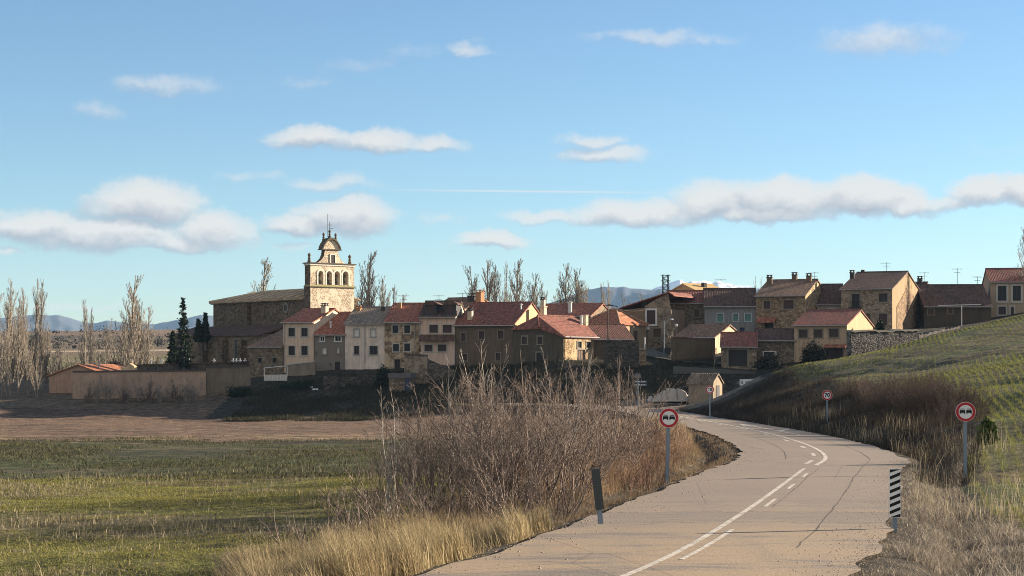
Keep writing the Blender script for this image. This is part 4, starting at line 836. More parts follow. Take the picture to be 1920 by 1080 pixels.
# lower aisle and apse
AX = -5.5
mb = MB(); mb.box(AX, NY0+3, -4, NX0-.002, NYA+1.5, z_aisle-1.4); mb.build('aisle_wall', stone('aisle_stone',(.25,.2,.14),1.8,(.2,.165,.12),.45), church)
rv = [(AX-.4,NY0+2.7,z_aisle-1.45),(NX0-.75,NY0+2.7,z_aisle+.1),(NX0-.75,NYA+1.9,z_aisle+.1),(AX-.4,NYA+1.9,z_aisle-1.45)]
facet_roof('aisle_roof', rv, [(0,1,2,3)], R_DARK, church, .2)
for y in (NY0+7, NY0+12.5, NY0+18.5, NY0+24): mb = MB(); mb.box(AX-1.0, y, -4, AX-.003, y+1.3, z_aisle-2.2); mb.build('buttress', M_CH, church)
for y, z0, z1 in ((NY0+9.8,2.2,5.0),(NY0+26.6,2.6,4.1)):
    mb = MB(); mb.box(AX-.05,y-.2,z0-.2,AX-.003,y+.9,z1+.2); w = mb.build('window', M_STSUR, church); mb = MB(); mb.box(AX-.08,y,z0,AX-.052,y+.7,z1); mb.build('pane', M_GLASS, w)

# ------------------------------------------------------------------ walls and small structures of the village
def ground_slab(name, label, cat, pa, pb, Ya, Yb, topa, topb, th_, mat, coping=None, wob=0.0, seed=1, group=None, deep=7):
    """a free-standing wall between two spots, tops at pixel rows topa/topb"""
    a = P(pa, YH, Ya); b = P(pb, YH, Yb); d = (b-a); L = math.hypot(d.x, d.y); o = empty(name, (a.x, a.y, 0), math.atan2(d.y, d.x), label=label, cat=cat, group=group)
    za, zb_ = (YH-topa)/F*Ya, (YH-topb)/F*Yb; n = max(2, int(L/.5)) if wob else 2
    rs = np.random.default_rng(seed); top = [(L*i/(n-1), za+(zb_-za)*i/(n-1)+(rs.uniform(-wob, wob) if wob else 0)) for i in range(n)]
    lo = min(za, zb_)-deep
    mb = MB(); mb.prism(top+[(L,lo),(0,lo)], 0, th_); mb.build('wall', mat, o)
    if coping:
        mb = MB(); mb.prism([(p[0], p[1]+.004) for p in top]+[(p[0], p[1]+.2) for p in top[::-1]], -.12, th_+.12); mb.build('coping', coping, o)
    return o
M_LONGW = plaster('long_wall_render', (.40,.325,.275), .4); M_TCOP = R_DARK
ground_slab('long_wall', 'long brown rendered wall with bare shrubs in front at the left edge of the village', 'wall', 136, 386, 223, 225, 698, 696, .4, M_LONGW, plain('dark_coping',(.09,.07,.06),.9))
ground_slab('rendered_wall', 'greyer wall section joining the long brown wall to the stone annex', 'wall', 387, 470, 226, 228, 690, 687, .4, plaster('grey_brown_wall',(.20,.18,.155),.4), plain('dark_coping',(.09,.07,.06),.9))
ground_slab('cemetery_wall', 'dark stone wall in front of the church with a row of white crosses behind', 'wall', 250, 470, 238, 240, 686, 680, .5, stone('cemetery_stone',(.12,.11,.095),2.2), R_DARK)
ground_slab('ruined_wall', 'broken sunlit cream wall end behind the long wall', 'wall', 226, 252, 232, 231, 692, 683, .6, plaster('sunlit_ruin',(.6,.5,.36),.3), None, .35, 4)
for i, px in enumerate((284,303,318,331,355,401,437,443,450,459)):
    p = P(px, 676.5, 243); mb = MB(); mb.box(-.06,-.05,-1.4,.06,.05,.35); mb.box(-.25,-.045,0,-.063,.045,.12); mb.box(.063,-.045,0,.25,.045,.12); mb.box(-.3,-.15,-2.2,.3,.15,-1.401)
    mb.build('grave_cross', M_WHITE, None, p, label='small white grave cross showing over the dark cemetery wall', cat='grave cross', group='white crosses behind the cemetery wall')
M_RUB = stone('dry_rubble', (.16,.145,.125), 2.6, dark=.3); M_RUBD = stone('dark_rubble', (.10,.095,.085), 2.8, dark=.3)
ground_slab('rubble_wall', 'tumbled dry stone wall below the grey-white house', 'wall', 606, 726, 218, 219, 706, 700, .8, M_RUBD, None, .25, 5)
ground_slab('garden_wall', 'tall rendered and stone garden wall end below the dormer house', 'wall', 758, 800, 217, 216.5, 665, 668, .6, stone('garden_wall_mix',(.24,.20,.15),2.4,(.29,.25,.2),.5), plain('dark_coping',(.09,.07,.06),.9))
ground_slab('garden_wall', 'dark stone garden wall falling away right of the rendered wall end', 'wall', 801, 852, 217, 218, 672, 694, .6, M_RUB, None, .12, 6)
# stone outbuilding with a slab roof and blue door
o = empty('stone_outbuilding', (P(729,735,214).x, 214, P(729,737,214).z), -math.radians(10), label='small stone outbuilding with flat slab roof and dark blue door below the garden wall', cat='outbuilding')
mb = MB(); mb.box(0,0,-2,2.75,2.5,1.9); mb.build('wall', stone('outbuilding_stone',(.24,.195,.15),2.2,(.3,.25,.2),.45), o)
mb = MB(); mb.box(-.1,-.15,1.903,2.85,2.7,2.5); mb.build('roof', plain('grey_slab',(.13,.12,.12),.9,0,.2), o); mb = MB(); mb.box(2.05,-.08,-.3,2.7,-.004,1.85); mb.build('door', plain('blue_door',(.04,.05,.09),.6), o)
# slope wall under the street and pillar
ground_slab('retaining_wall', 'rough stone retaining wall between the corner house and the street', 'wall', 1136, 1198, 215, 216, 641, 640, .8, M_RUBD, None, .3, 8)
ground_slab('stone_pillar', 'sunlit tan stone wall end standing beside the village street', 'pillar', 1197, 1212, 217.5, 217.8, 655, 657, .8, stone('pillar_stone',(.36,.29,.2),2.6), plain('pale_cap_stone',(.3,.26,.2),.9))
p = P(1209,655,218); mb = MB(); mb.tube((0,0,-.5),(0,0,1.5),.07); mb.box(-.1,-.1,1.5,.1,.1,1.58); mb.build('post', M_WHITE, None, p, label='short white post on top of the tan stone pillar', cat='post')
ground_slab('garden_wall', 'smooth brown garden wall curving along the village street', 'wall', 1262, 1340, 219, 221, 634, 638, .5, plaster('brown_garden_render',(.13,.11,.085),.35), R_DARK)
ground_slab('dry_stone_wall', 'dark dry stone wall along the crest below the large stone house', 'wall', 1596, 1722, 208, 213, 623, 621, .9, stone('crest_rubble',(.15,.145,.135),2.0,dark=.25), plain('pale_cap_stone',(.3,.26,.2),.9), .12, 9)
ground_slab('dry_stone_wall', 'low dark stone wall in front of the long dark farmhouse', 'wall', 1723, 1800, 222, 232, 628, 612, .8, M_RUBD, None, .15, 10)
# kerb along the street
ground_slab('kerb', 'pale concrete kerb along the lower edge of the village street', 'kerb', 1262, 1418, 212.5, 211, 686, 696.5, .25, plain('pale_kerb',(.10,.097,.09),.9), None, deep=.3)
# clothes line frame
o = empty('clothes_frame', (P(1803,YH,236).x, 236, 0), 0, label='thin white frame with long cross pole in front of the dark farmhouse', cat='frame'); z0, z1 = P(0,612,236).z, P(0,573,236).z
mb = MB(); mb.tube((0,0,z0-1),(0,0,z1),.06); mb.build('post', M_WFR, o); mb = MB(); mb.tube((-3.3,-.1,z1),(2.7,.1,z1+.15),.05); mb.build('cross_pole', M_WFR, o)
# poles and lamps
def pole(px, Y, ytop, label, name='utility_pole', r=.09, mat=None, arm=None):
    p = P(px, YH, Y); zb_ = terr1(p.x, Y); zt = (YH-ytop)/F*Y; o = empty(name, (p.x, Y, zb_), 0, label=label, cat='pole' if 'pole' in name else 'street lamp'); h = zt-zb_
    mb = MB(); mb.tube((0,0,-.3),(0,0,h),r,r*.7); mb.build('pole', mat or M_DARK, o); return o, h
o, h = pole(1140, 221, 570, 'dark utility pole with bent top arm in front of the orange hipped house'); mb = MB(); mb.tube((0,0,h-.05),(1.3,0,h-.35),.05); mb.tube((-.5,0,h-.2),(.5,0,h-.2),.04); mb.build('cross_arm', M_DARK, o)
o, h = pole(1245, 224, 602, 'street lamp with short arm beside the bare street tree', 'street_lamp', .07, M_GALV); mb = MB(); mb.tube((0,0,h),(.9,-.3,h+.25),.035); mb.build('lamp_arm', M_GALV, o); mb = MB(); mb.lathe((1.0,-.3,h+.12),[(.05,.22),(.18,.15),(.22,.05),(.1,0)][::-1],8); mb.build('lamp_head', M_WFR, o)
o, h = pole(1268, 222, 613, 'small globe street lamp standing behind the brown garden wall', 'street_lamp', .05, M_DARK); mb = MB(); mb.lathe((0,0,h),[(.05,0),(.16,.08),(.2,.2),(.14,.34),(.03,.4)],10); mb.build('lamp_head', M_WFR, o)
p = P(1248, 550, 330); o = empty('lattice_mast', (p.x, 330, p.z-8), .3, label='steel lattice electricity mast above the village roofs', cat='mast')
mb = MB(); H_ = 8+(550-515)/F*330
for i in (-1,1):
    for j in (-1,1): mb.tube((i*.55,j*.4,0),(i*.5,j*.35,H_),.08,n=4)
for k in range(12):
    z = H_*k/12
    for i in (-1,1): mb.tube((-.52,i*.38,z),(.52,i*.38,z+H_/12),.05,n=4); mb.tube((-.52,i*.38,z),(.52,i*.38,z),.05,n=4); mb.tube((i*.52,-.38,z),(i*.52,.38,z+H_/12),.05,n=4)
mb.build('lattice', M_DARK, o); mb = MB()
for z in (H_-.1, H_-1.2): mb.tube((-1.0,0,z),(1.0,0,z),.07,n=5)
mb.build('cross_arm', M_DARK, o)
# overhead cable
pa, pb = P(1108,597,250), P(1140,571,221); mb = MB()
def cable(a, b, sag, mb, n=12):
    q = None
    for i in range(n+1):
        t = i/n; c = a.lerp(b, t)+Vector((0,0,-sag*4*t*(1-t)))
        if q: mb.tube(q, c, .025, n=4)
        q = c
cable(pa, pb, .4, mb); cable(pb, P(1212,580,239.5), .5, mb); mb.build('overhead_cable', M_DARK, label='thin dark cable slung between the utility pole and the houses', cat='cable')
# hut beside the road
px0 = P(1291,YH,196); zb_ = (YH-751)/F*196; o = empty('stone_hut', (px0.x, 196, zb_), -math.radians(28), label='small stone hut with gabled tile roof beside the gravel heap', cat='hut')
Wd, D = 3.0, 2.9; ze, zr = 2.0, 2.95; mb = MB(); mb.box(0,0,-1,Wd,D,ze); mb.poly([(Wd,0,ze+.001),(Wd,D,ze+.001),(Wd,D/2,zr)],[(0,1,2)]); mb.poly([(0,0,ze+.001),(0,D,ze+.001),(0,D/2,zr)],[(0,1,2)]); mb.build('wall', plaster('hut_render',(.30,.27,.22),.35), o)
mb = MB(); sl_ = (zr-ze)/(D/2); mb.prism([(-.25,ze-.25*sl_+.02),(D/2,zr+.02),(D+.25,ze-.25*sl_+.02),(D+.25,ze-.25*sl_+.16),(D/2,zr+.18),(-.25,ze-.25*sl_+.16)], -.2, Wd+.15, 'x')
for i in range(13): x = -.1+i*.265; mb.tube((x,-.25,ze-.25*sl_+.17),(x,D/2,zr+.19),.07,n=5)
mb.build('roof', R_GREY, o); mb = MB(); mb.box(Wd+.003,.9,-.3,Wd+.07,1.9,1.75); mb.build('door', M_DOOR, o)
# gravel heap
def heap():
    n, m_ = 60, 36; V, Fs = [], []
    for j in range(m_+1):
        for i in range(n+1):
            x, y = (i/n-.5)*5.9, (j/m_-.5)*4.6; a = abs(x)/2.75; b = abs(y)/2.1
            h = min(1.5-.05*abs(x), 2.1*max(0, 1-max(a, b)))+.08*float(vnoise(np.array([x]),np.array([y]),.6,3)[0])
            h -= .30*max(0, math.sin(x*5.2+y*.5))**4*(h > .2)*(x > -1.3)
            V.append((x, y, max(h, -.05)-.02))
    for j in range(m_):
        for i in range(n): k = j*(n+1)+i; Fs.append((k,k+1,k+n+2,k+n+1))
    return V, Fs
V, Fs = heap(); p = P(1264,757,199); mb = MB(); mb.v = V; mb.f = Fs
mh, t, b, oc = base_mat('heap_gravel'); n = t.noise(oc, 9, 6, .7); t.put(b.inputs['Base Color'], t.mix(n, (.28,.23,.18), (.62,.53,.43))); bump(t, b, n, .05, .8)
mb.build('gravel_heap', mh, None, (p.x, 200, terr1(p.x,200)), smooth=False, label='flat-topped heap of pale gravel at the roadside', cat='gravel heap')
# white blocks by the heap and odd bits on the garden slope
for i, (px, py, Y) in enumerate(((1217,748,199),(1220,741,200),(1283,738,201))):
    p = P(px, py, Y); mb = MB(); mb.lathe((0,0,-.25), [(.22,0),(.28,.12),(.24,.32),(.1,.42)], 7); mb.build('boulder', plain('pale_boulder',(.45,.42,.38),.9,0,.2), None, (p.x,Y,terr1(p.x,Y)+.15), label='pale boulder lying beside the gravel heap', cat='boulder', group='boulders by the gravel heap')
for i, (px, Y, lab) in enumerate(((581,220,'white plastic sheet lying on the dark garden slope, upper one'),(591,218.5,'white plastic sheet lying on the dark garden slope, lower one'))):
    x = (px-960)/F*Y; mb = MB(); mb.box(-.42,-.2,0,.42,.2,.10); mb.box(-.3,-.15,.103,.35,.18,.2); mb.build('plastic_sheet', M_WHITE, None, (x,Y,terr1(x,Y)+.02), label=lab, cat='sheet')

# ------------------------------------------------------------------ road signs
def text_mesh(txt, size, mat, name, parent, loc, rot=(math.radians(90),0,0), bold=0):
    cu = bpy.data.curves.new(name, 'FONT'); cu.body = txt; cu.size = size; cu.align_x = 'CENTER'; cu.align_y = 'CENTER'; cu.extrude = .003; cu.offset = bold
    tmp = bpy.data.objects.new(name, cu); COL.objects.link(tmp); dg = bpy.context.evaluated_depsgraph_get(); dg.update()
    me = bpy.data.meshes.new_from_object(tmp.evaluated_get(dg)); bpy.data.objects.remove(tmp); me.materials.clear()
    o = link(name, me, mat, parent, loc); o.rotation_euler = rot; return o
def disc(mb, r0, r1, y0, y1, z, n=40):
    for k in range(n):
        t0, t1 = 2*math.pi*k/n, 2*math.pi*(k+1)/n; q = lambda t, r: (r*math.cos(t), z+r*math.sin(t))
        mb.prism([q(t0,r0), q(t1,r0), q(t1,r1), q(t0,r1)] if r0 > 0 else [(0,z), q(t0,r1), q(t1,r1)], y0, y1)
def round_sign(px, Y, ybase, yc, rpx, name, label, rot=0, text=None, cars=False, tilt=0):
    x = (px-960)/F*Y; zb_ = (YH-ybase)/F*Y; zc = (YH-yc)/F*Y-zb_; r = rpx/F*Y
    o = empty(name, (x, Y, zb_), rot, label=label, cat='road sign'); o.rotation_euler.y = tilt
    mb = MB(); mb.box(-.05,-.03,-.6,.05,.05,zc+r*.6); mb.build('post', M_GALV, o)
    mb = MB(); disc(mb, 0, r, -.065, -.034, zc); d = mb.build('sign_plate', M_WHITE, o)
    mb = MB(); disc(mb, r*.70, r*.965, -.072, -.066, zc); mb.build('red_ring', M_RED, d)
    if cars:
        for sx in (-1, 1):
            cx = sx*r*.33; w = r*.27; s_ = r/.3; mb = MB()
            mb.prism([(cx-w,zc-.03*s_),(cx-w,zc+.035*s_),(cx-w*.85,zc+.05*s_),(cx+w*.85,zc+.05*s_),(cx+w,zc+.035*s_),(cx+w,zc-.03*s_)], -.0745, -.0665)
            mb.prism([(cx-w*.72,zc+.075*s_),(cx-w*.6,zc+.095*s_),(cx+w*.6,zc+.095*s_),(cx+w*.72,zc+.075*s_)], -.0745, -.0665)
            for q in (-1, 1):
                mb.prism([(cx+q*w*.98,zc-.06*s_),(cx+q*w*.98,zc-.0305*s_),(cx+q*w*.6,zc-.0305*s_),(cx+q*w*.6,zc-.06*s_)], -.0745, -.0665)
                mb.prism([(cx+q*w*.8,zc+.0505*s_),(cx+q*w*.7,zc+.0745*s_),(cx+q*w*.6,zc+.0745*s_),(cx+q*w*.68,zc+.0505*s_)], -.0745, -.0665)
            mb.build('car_symbol', M_BLACK, d)
    if text: text_mesh(text, r*1.02, M_BLACK, 'numeral', d, (0,-.070,zc+.0), bold=.012)
    mb = MB(); mb.box(-.2,.051,zc-.05,.2,.065,zc-.01); mb.box(-.2,.051,zc+.06,.2,.065,zc+.1); mb.build('bracket', M_GALV, o)
    return o
round_sign(1251, 50.3, 898, 783.5, 18.5, 'no_overtaking_sign', 'round red-ringed no overtaking sign left of the road in the dry brush', math.radians(4), cars=True, tilt=math.radians(1.2))
round_sign(1810, 52.4, 889, 772, 18.5, 'no_overtaking_sign', 'round red-ringed no overtaking sign on the right verge near the green field', math.radians(-6), cars=True)
round_sign(1551, 107, 806, 741, 9.6, 'speed_limit_sign', 'round speed limit sign reading 70 on the right bank', math.radians(-8), text='70')
round_sign(1331, 137, 783, 730.5, 7.8, 'speed_limit_sign', 'round speed limit sign reading 60 in front of the stone hut', math.radians(-6), text='60')
def marker(px, Y, ybase, ytop, yplate, w, label, rot, tilt, stripes=True):
    x = (px-960)/F*Y; zb_ = (YH-ybase)/F*Y; zt = (YH-ytop)/F*Y-zb_; zp = (YH-yplate)/F*Y-zb_
    o = empty('hazard_marker', (x,Y,zb_), rot, label=label, cat='hazard marker'); o.rotation_euler.y = tilt; h = w/2
    mb = MB(); mb.box(-.045,.0,-.5,.045,.05,zt-.1); mb.build('post', M_GALV, o)
    mb = MB(); mb.box(-h,-.045,zp,h,-.02,zt); mb.box(-h,-.02,zp,-h+.02,.02,zt); mb.box(h-.02,-.02,zp,h,.02,zt); pl = mb.build('panel', M_WHITE if stripes else plain('panel_back',(.055,.065,.07),.5,.2), o)
    if stripes:
        n = 7; ph = (zt-zp)/n; sl_ = w*.42; mb = MB(); 
        for i in range(n+1):
            z0 = zp+ph*(i-.5+.28); q = [(-h+.004, z0-sl_/2), (h-.004, z0+sl_/2), (h-.004, z0+sl_/2+ph*.46), (-h+.004, z0-sl_/2+ph*.46)]
            q = [(a, min(max(b, zp+.004), zt-.004)) for a, b in q]
            if max(b for a, b in q)-min(b for a, b in q) > .02: mb.prism(q, -.050, -.0455)
        mb.build('black_stripes', M_BLACK, pl)
    return o
marker(1678, 32.6, 995, 879, 970, .205, 'black and white diagonally striped hazard marker on the right road edge', math.radians(-8), 0)
marker(1128, 33.6, 988, 878, 955, .155, 'leaning dark hazard marker seen from behind on the left road edge', math.radians(14), math.radians(-6.5), False)
# town name sign and the direction sign by the junction
p0, p1 = P(1387,712,188), P(1432,712,188); zb_ = terr1((p0.x+p1.x)/2, 188); w = p1.x-p0.x; h = 11.5/F*188; zc = (YH-717)/F*188-zb_
o = empty('town_sign', ((p0.x+p1.x)/2, 188, zb_), 0, label='white rectangular town name sign half hidden by the grassy bank', cat='town sign')
mb = MB(); mb.box(-w/2,-.04,zc-h/2,w/2,0,zc+h/2); pl = mb.build('sign_plate', M_WHITE, o); mb = MB()
for sx in (-1,1): mb.box(sx*w*.35-.05,.003,-.5,sx*w*.35+.05,.08,zc+h*.4)
mb.build('post', M_GALV, o); mb = MB(); mb.box(-w/2+.1,-.046,zc-.2,-w/2+.38,-.0405,zc+.2); mb.build('crest', plain('grey_crest',(.3,.33,.32),.6), pl); text_mesh('BRUEBA', .46, M_BLUE, 'town_name', pl, (.12,-.044,zc-.01), bold=.01)
p = P(1196,705,185); zb_ = terr1(p.x,185); o = empty('direction_sign', (p.x,185,zb_), .1, label='dark direction boards and a round plate on a post at the junction', cat='road sign'); zt = p.z-zb_
mb = MB(); mb.tube((0,0,-.3),(0,0,zt+.3),.05); mb.build('post', M_GALV, o); mb = MB(); disc(mb, 0, .32, -.09, -.06, zt); mb.build('round_plate', plain('grey_sign_back',(.16,.18,.2),.5), o)
for i in range(2):
    z = zt-.62-.34*i; mb = MB(); mb.box(-.4,-.09,z-.13,1.0,-.055,z+.13); bo = mb.build('board', plain('blue_grey_board',(.07,.10,.14),.5), o); mb = MB()
    for j in range(4): mb.box(-.3+j*.3,-.094,z-.05,-.1+j*.3,-.0905,z+.05)
    mb.build('lettering', M_WHITE, bo)

# ------------------------------------------------------------------ mountains
def mountain(name, label, Y, prof, depth, mat, seed):
    pxs = np.linspace(prof[0][0], prof[-1][0], 260); ys = np.interp(pxs, [a for a, b in prof], [b for a, b in prof]); h = (YH-ys)/F*Y; x = (pxs-960)/F*Y
    n = 40; rows = []
    for j in range(n+1):
        t = j/n; f = 1-abs(2*t-1)**1.2; y = Y+(t-.5)*depth
        rg = (vnoise(x, x*0+y, depth*.10, seed)+.5*vnoise(x, x*0+y, depth*.045, seed+1)+.25*vnoise(x, x*0+y, depth*.02, seed+2))*h*.55*(1-f**3)+vnoise(x,x*0,25,seed)*h*.03
        rows.append(np.stack([x*y/Y, np.full_like(x, y), h*f+rg*min(1, 3*f)-30*(1-f)], 1))
    V = np.stack(rows); m_ = len(x); ii = np.arange((n+1)*m_).reshape(n+1, m_)
    me = np_mesh(name, V.reshape(-1,3), np.stack([ii[:-1,:-1], ii[:-1,1:], ii[1:,1:], ii[1:,:-1]],-1).reshape(-1,4), 4); me.polygons.foreach_set('use_smooth',[True]*len(me.polygons))
    return link(name, me, mat, label=label, cat='mountain', kind='structure')
def mount_mat(name, col, snow):
    m, t, b, oc = base_mat(name); sp = t.node('ShaderNodeSeparateXYZ'); t.l.new(oc, sp.inputs[0]); n = t.noise(t.vmul(oc,(1,1,2)), .012, 7, .7)
    c = t.mix(n, mul(col,.6), mul(col,1.4))
    if snow: c = t.mix(t.mr(t.m('ADD', sp.outputs[2], t.m('MULTIPLY', t.m('SUBTRACT', n, .5), 260)), snow-12, snow+12), c, (.85,.87,.9))
    t.put(b.inputs['Base Color'], c); return m
mountain('mountain', 'long blue mountain ridge on the left horizon behind the poplars', 6500, [(-300,640),(-120,600),(0,596),(60,590),(110,591),(150,602),(180,606),(200,601),(240,606),(290,608),(330,600),(380,590),(430,596),(520,620),(600,650)], 1500, mount_mat('left_mountain',(.10,.11,.13),0), 41)
mountain('mountain', 'dark blue rounded ridge behind the right poplars', 5600, [(860,640),(960,590),(1040,565),(1085,548),(1110,541),(1135,536),(1180,540),(1230,542),(1280,545),(1380,570),(1480,620)], 1300, mount_mat('middle_mountain',(.09,.10,.13),0), 51)
mountain('mountain', 'snow-capped mountain chain beyond the right part of the village', 6800, [(1100,600),(1190,558),(1235,538),(1262,527),(1275,524),(1288,530),(1300,528),(1310,525),(1335,530),(1352,527),(1375,532),(1420,541),(1500,548),(1600,560),(1750,600)], 1500, mount_mat('snow_mountain',(.12,.13,.15),262), 61)

# ------------------------------------------------------------------ plants: branch and blade builders
def tubes_mesh(name, polys, sides=3):
    """polys: list of (points [N,n,3], radii [N,n]); one mesh of thin tapered tubes"""
    Vs, Fs, b = [], [], 0
    for Pn, R in polys:
        N, n, _ = Pn.shape; d = Pn[:,-1]-Pn[:,0]; d /= np.linalg.norm(d,axis=1)[:,None]+1e-9
        ref = np.where(np.abs(d[:,2:3]) > .9, np.array([[1.,0,0]]), np.array([[0,0,1.]])); u_ = np.cross(d, ref); u_ /= np.linalg.norm(u_,axis=1)[:,None]+1e-9; w_ = np.cross(d, u_)
        ang = 2*np.pi*np.arange(sides)/sides
        V = Pn[:,:,None,:]+R[:,:,None,None]*(np.cos(ang)[None,None,:,None]*u_[:,None,None,:]+np.sin(ang)[None,None,:,None]*w_[:,None,None,:])
        ii = (np.arange(N*n*sides).reshape(N,n,sides))+b; nx = np.roll(ii,-1,axis=2)
        Fs.append(np.stack([ii[:,:-1],nx[:,:-1],nx[:,1:],ii[:,1:]],-1).reshape(-1,4)); Vs.append(V.reshape(-1,3)); b += N*n*sides
    return np_mesh(name, np.concatenate(Vs), np.concatenate(Fs), 4)
def grow(P0, D0, L, r0, r1, n, r, up=0.0, wob=.12):
    """polylines from starts P0 along D0 that bend upward by up and wander by wob"""
    N = len(P0); d = D0/np.linalg.norm(D0,axis=1)[:,None]; pts = [P0]; seg = (L/(n-1))[:,None]
    for i in range(n-1):
        d = d+r.normal(0,wob,(N,3)); d[:,2] += up; d /= np.linalg.norm(d,axis=1)[:,None]; pts.append(pts[-1]+d*seg)
    t = np.linspace(0,1,n)[None,:]
    return np.stack(pts,1), r0[:,None]*(1-t)+r1[:,None]*t
def sprout(Pn, R, k, t0, t1, lf, spread, n, r, up=0, wob=.12, rf=.6, rmin=.004, lpow=.6):
    """k side branches on every polyline between t0 and t1"""
    N, m_, _ = Pn.shape; t = np.sort(r.uniform(t0,t1,(N,k)),1); f = t*(m_-1); i = np.minimum(f.astype(int), m_-2); fr = (f-i)[...,None]
    a = np.take_along_axis(Pn, i[...,None].repeat(3,-1), 1); b = np.take_along_axis(Pn, (i+1)[...,None].repeat(3,-1), 1); st = a+(b-a)*fr
    dr = (b-a)/(np.linalg.norm(b-a,axis=-1,keepdims=True)+1e-9); Ltot = np.linalg.norm(np.diff(Pn,axis=1),axis=-1).sum(1)
    side = r.normal(0,1,(N,k,3)); side -= (side*dr).sum(-1,keepdims=True)*dr; side /= np.linalg.norm(side,axis=-1,keepdims=True)+1e-9
    sp = spread*r.uniform(.6,1.3,(N,k,1)); D = dr*np.cos(sp)+side*np.sin(sp)
    L = (Ltot[:,None]*lf*(1.02-t)**lpow*r.uniform(.6,1.25,(N,k)))
    rad = np.maximum(np.take_along_axis(R, i, 1)*rf, rmin)
    return grow(st.reshape(-1,3), D.reshape(-1,3), L.ravel(), rad.ravel(), np.full(N*k, rmin*.7), n, r, up, wob)
def shrub_mesh(name, seed, h=3.6, stems=34, rad=.9, spread=.32, k1=9, k2=5, r0=.022, up=.05, rmin=.0045):
    r = np.random.default_rng(seed); a = r.uniform(0,2*np.pi,stems); q = rad*np.sqrt(r.uniform(0,1,stems)); P0 = np.stack([q*np.cos(a), q*np.sin(a), np.full(stems,-.15)],1)
    D = np.stack([np.cos(a)*spread*r.uniform(.2,1.3,stems), np.sin(a)*spread*r.uniform(.2,1.3,stems), np.ones(stems)],1)
    A_ = grow(P0, D, h*r.uniform(.5,1.1,stems), r0*r.uniform(.5,1.3,stems), np.full(stems,rmin), 8, r, up, .13)
    B_ = sprout(*A_, k1, .18, .95, .42, .6, 6, r, .05, .17, .55, rmin); C_ = sprout(*B_, k2, .2, .95, .5, .7, 4, r, .04, .2, .6, rmin*.85)
    return tubes_mesh(name, [A_, B_, C_])
def place(o, x, y, s=1.0, rz=None, sz=None, dz=0.0): o.location = (x, y, terr1(x,y)+dz); o.scale = (s, s, sz or s); o.rotation_euler.z = rz if rz is not None else random.uniform(0,6.28); return o

B_THICK = bark('thicket_bark', (.155,.118,.098)); B_RED = bark('reddish_bark', (.075,.05,.039)); B_RUS = bark('russet_bark', (.165,.10,.072)); B_POP = bark('poplar_bark', (.245,.205,.16)); B_GREY = bark('grey_bark', (.30,.26,.22))
# the thicket of bare shrubs left of the road
protos = [shrub_mesh('bare_shrub', 100+i, 3.3, 21, 1.0, .42, 9, 5, .024, .045, .0052) for i in range(4)]
TH_LAB = 'bare grey-brown shrub in the dense thicket on the left verge'; TH_GRP = 'bare shrubs of the roadside thicket'
spots = [(728,905,47,.62),(805,890,50,.86),(842,930,42,.85),(860,880,52,1.15),(885,925,43,1.0),(930,930,42,.98),(950,885,51,1.25),(975,920,44,1.08),(1000,880,53,1.25),(1020,915,45,1.05),(1060,915,46,.98),(1110,870,60,1.2),(1135,850,66,1.28),(1100,900,49,.95),(1140,880,55,.98),(1165,850,70,1.2),(1020,850,66,1.3),(790,870,58,.8)]
def bush(me, mat, px, Y, s, label, group=None, name='bare_shrub', sz=None, cat='shrub', dz=0):
    o = link(name, me, mat, label=label, cat=cat, group=group); return place(o, (px-960)/F*Y, Y, s, None, sz, dz)
for i, (px, py, Y, s) in enumerate(spots): bush(protos[i%4], B_THICK, px, Y, s, TH_LAB, TH_GRP)
# taller pale saplings sticking out of the thicket
def sapling_mesh(seed, h, r0=.035):
    r = np.random.default_rng(seed); n = 4; P0 = r.normal(0,.12,(n,3)); P0[:,2] = -.15; D = np.stack([r.normal(0,.16,n), r.normal(0,.16,n), np.ones(n)],1)
    A_ = grow(P0, D, h*r.uniform(.75,1.05,n), np.full(n,r0), np.full(n,.006), 9, r, .04, .06); B_ = sprout(*A_, 16, .2, .97, .26, .5, 5, r, .09, .10, .5, .005); C_ = sprout(*B_, 5, .2, .95, .4, .5, 4, r, .05, .12, .6, .004)
    return tubes_mesh('bare_sapling', [A_,B_,C_])
sap = [sapling_mesh(200+i, 4.6) for i in range(4)]
for i, (px, Y, s, lab) in enumerate(((870,47,1.0,'tall bare sapling rising from the left half of the thicket'),(905,55,1.12,'tallest bare sapling rising from the middle of the thicket'),(1060,52,1.02,'bare sapling with a crooked stem rising right of the thicket middle'),(1135,58,.95,'bare sapling with dark trunk at the right end of the thicket'),(730,43,.72,'thin pale bare sapling at the left end of the thicket'),(765,45,.66,'small pale sapling standing just right of the leftmost one'))):
    bush(sap[i%4], B_GREY if i != 3 else B_THICK, px, Y, s, lab, None, 'bare_sapling', cat='sapling')
# small dark shrubs left of the thicket, in the field edge
low = [shrub_mesh('low_shrub', 300+i, 1.5, 16, .35, .75, 7, 4, .02, .03) for i in range(3)]
for i, (px, Y, s, lab) in enumerate(((588,31.5,.95,'dark sprawling bare shrub at the edge of the green field'),(690,36,1.15,'tangled low shrub just left of the thicket'),(745,38,1.25,'dark multi-stemmed low shrub in front of the thicket'),(455,27.5,.6,'pale twiggy bush beside a dark hollow at the field edge'),(830,37,1.0,'twiggy low bush in front of the thicket middle'),(960,38,1.1,'dense low bush behind the golden grass'),(1040,40,1.1,'dense low bush left of the leaning marker'))):
    bush(low[i%3], B_GREY if i == 3 else B_THICK, px, Y, s, lab, None, 'low_shrub')
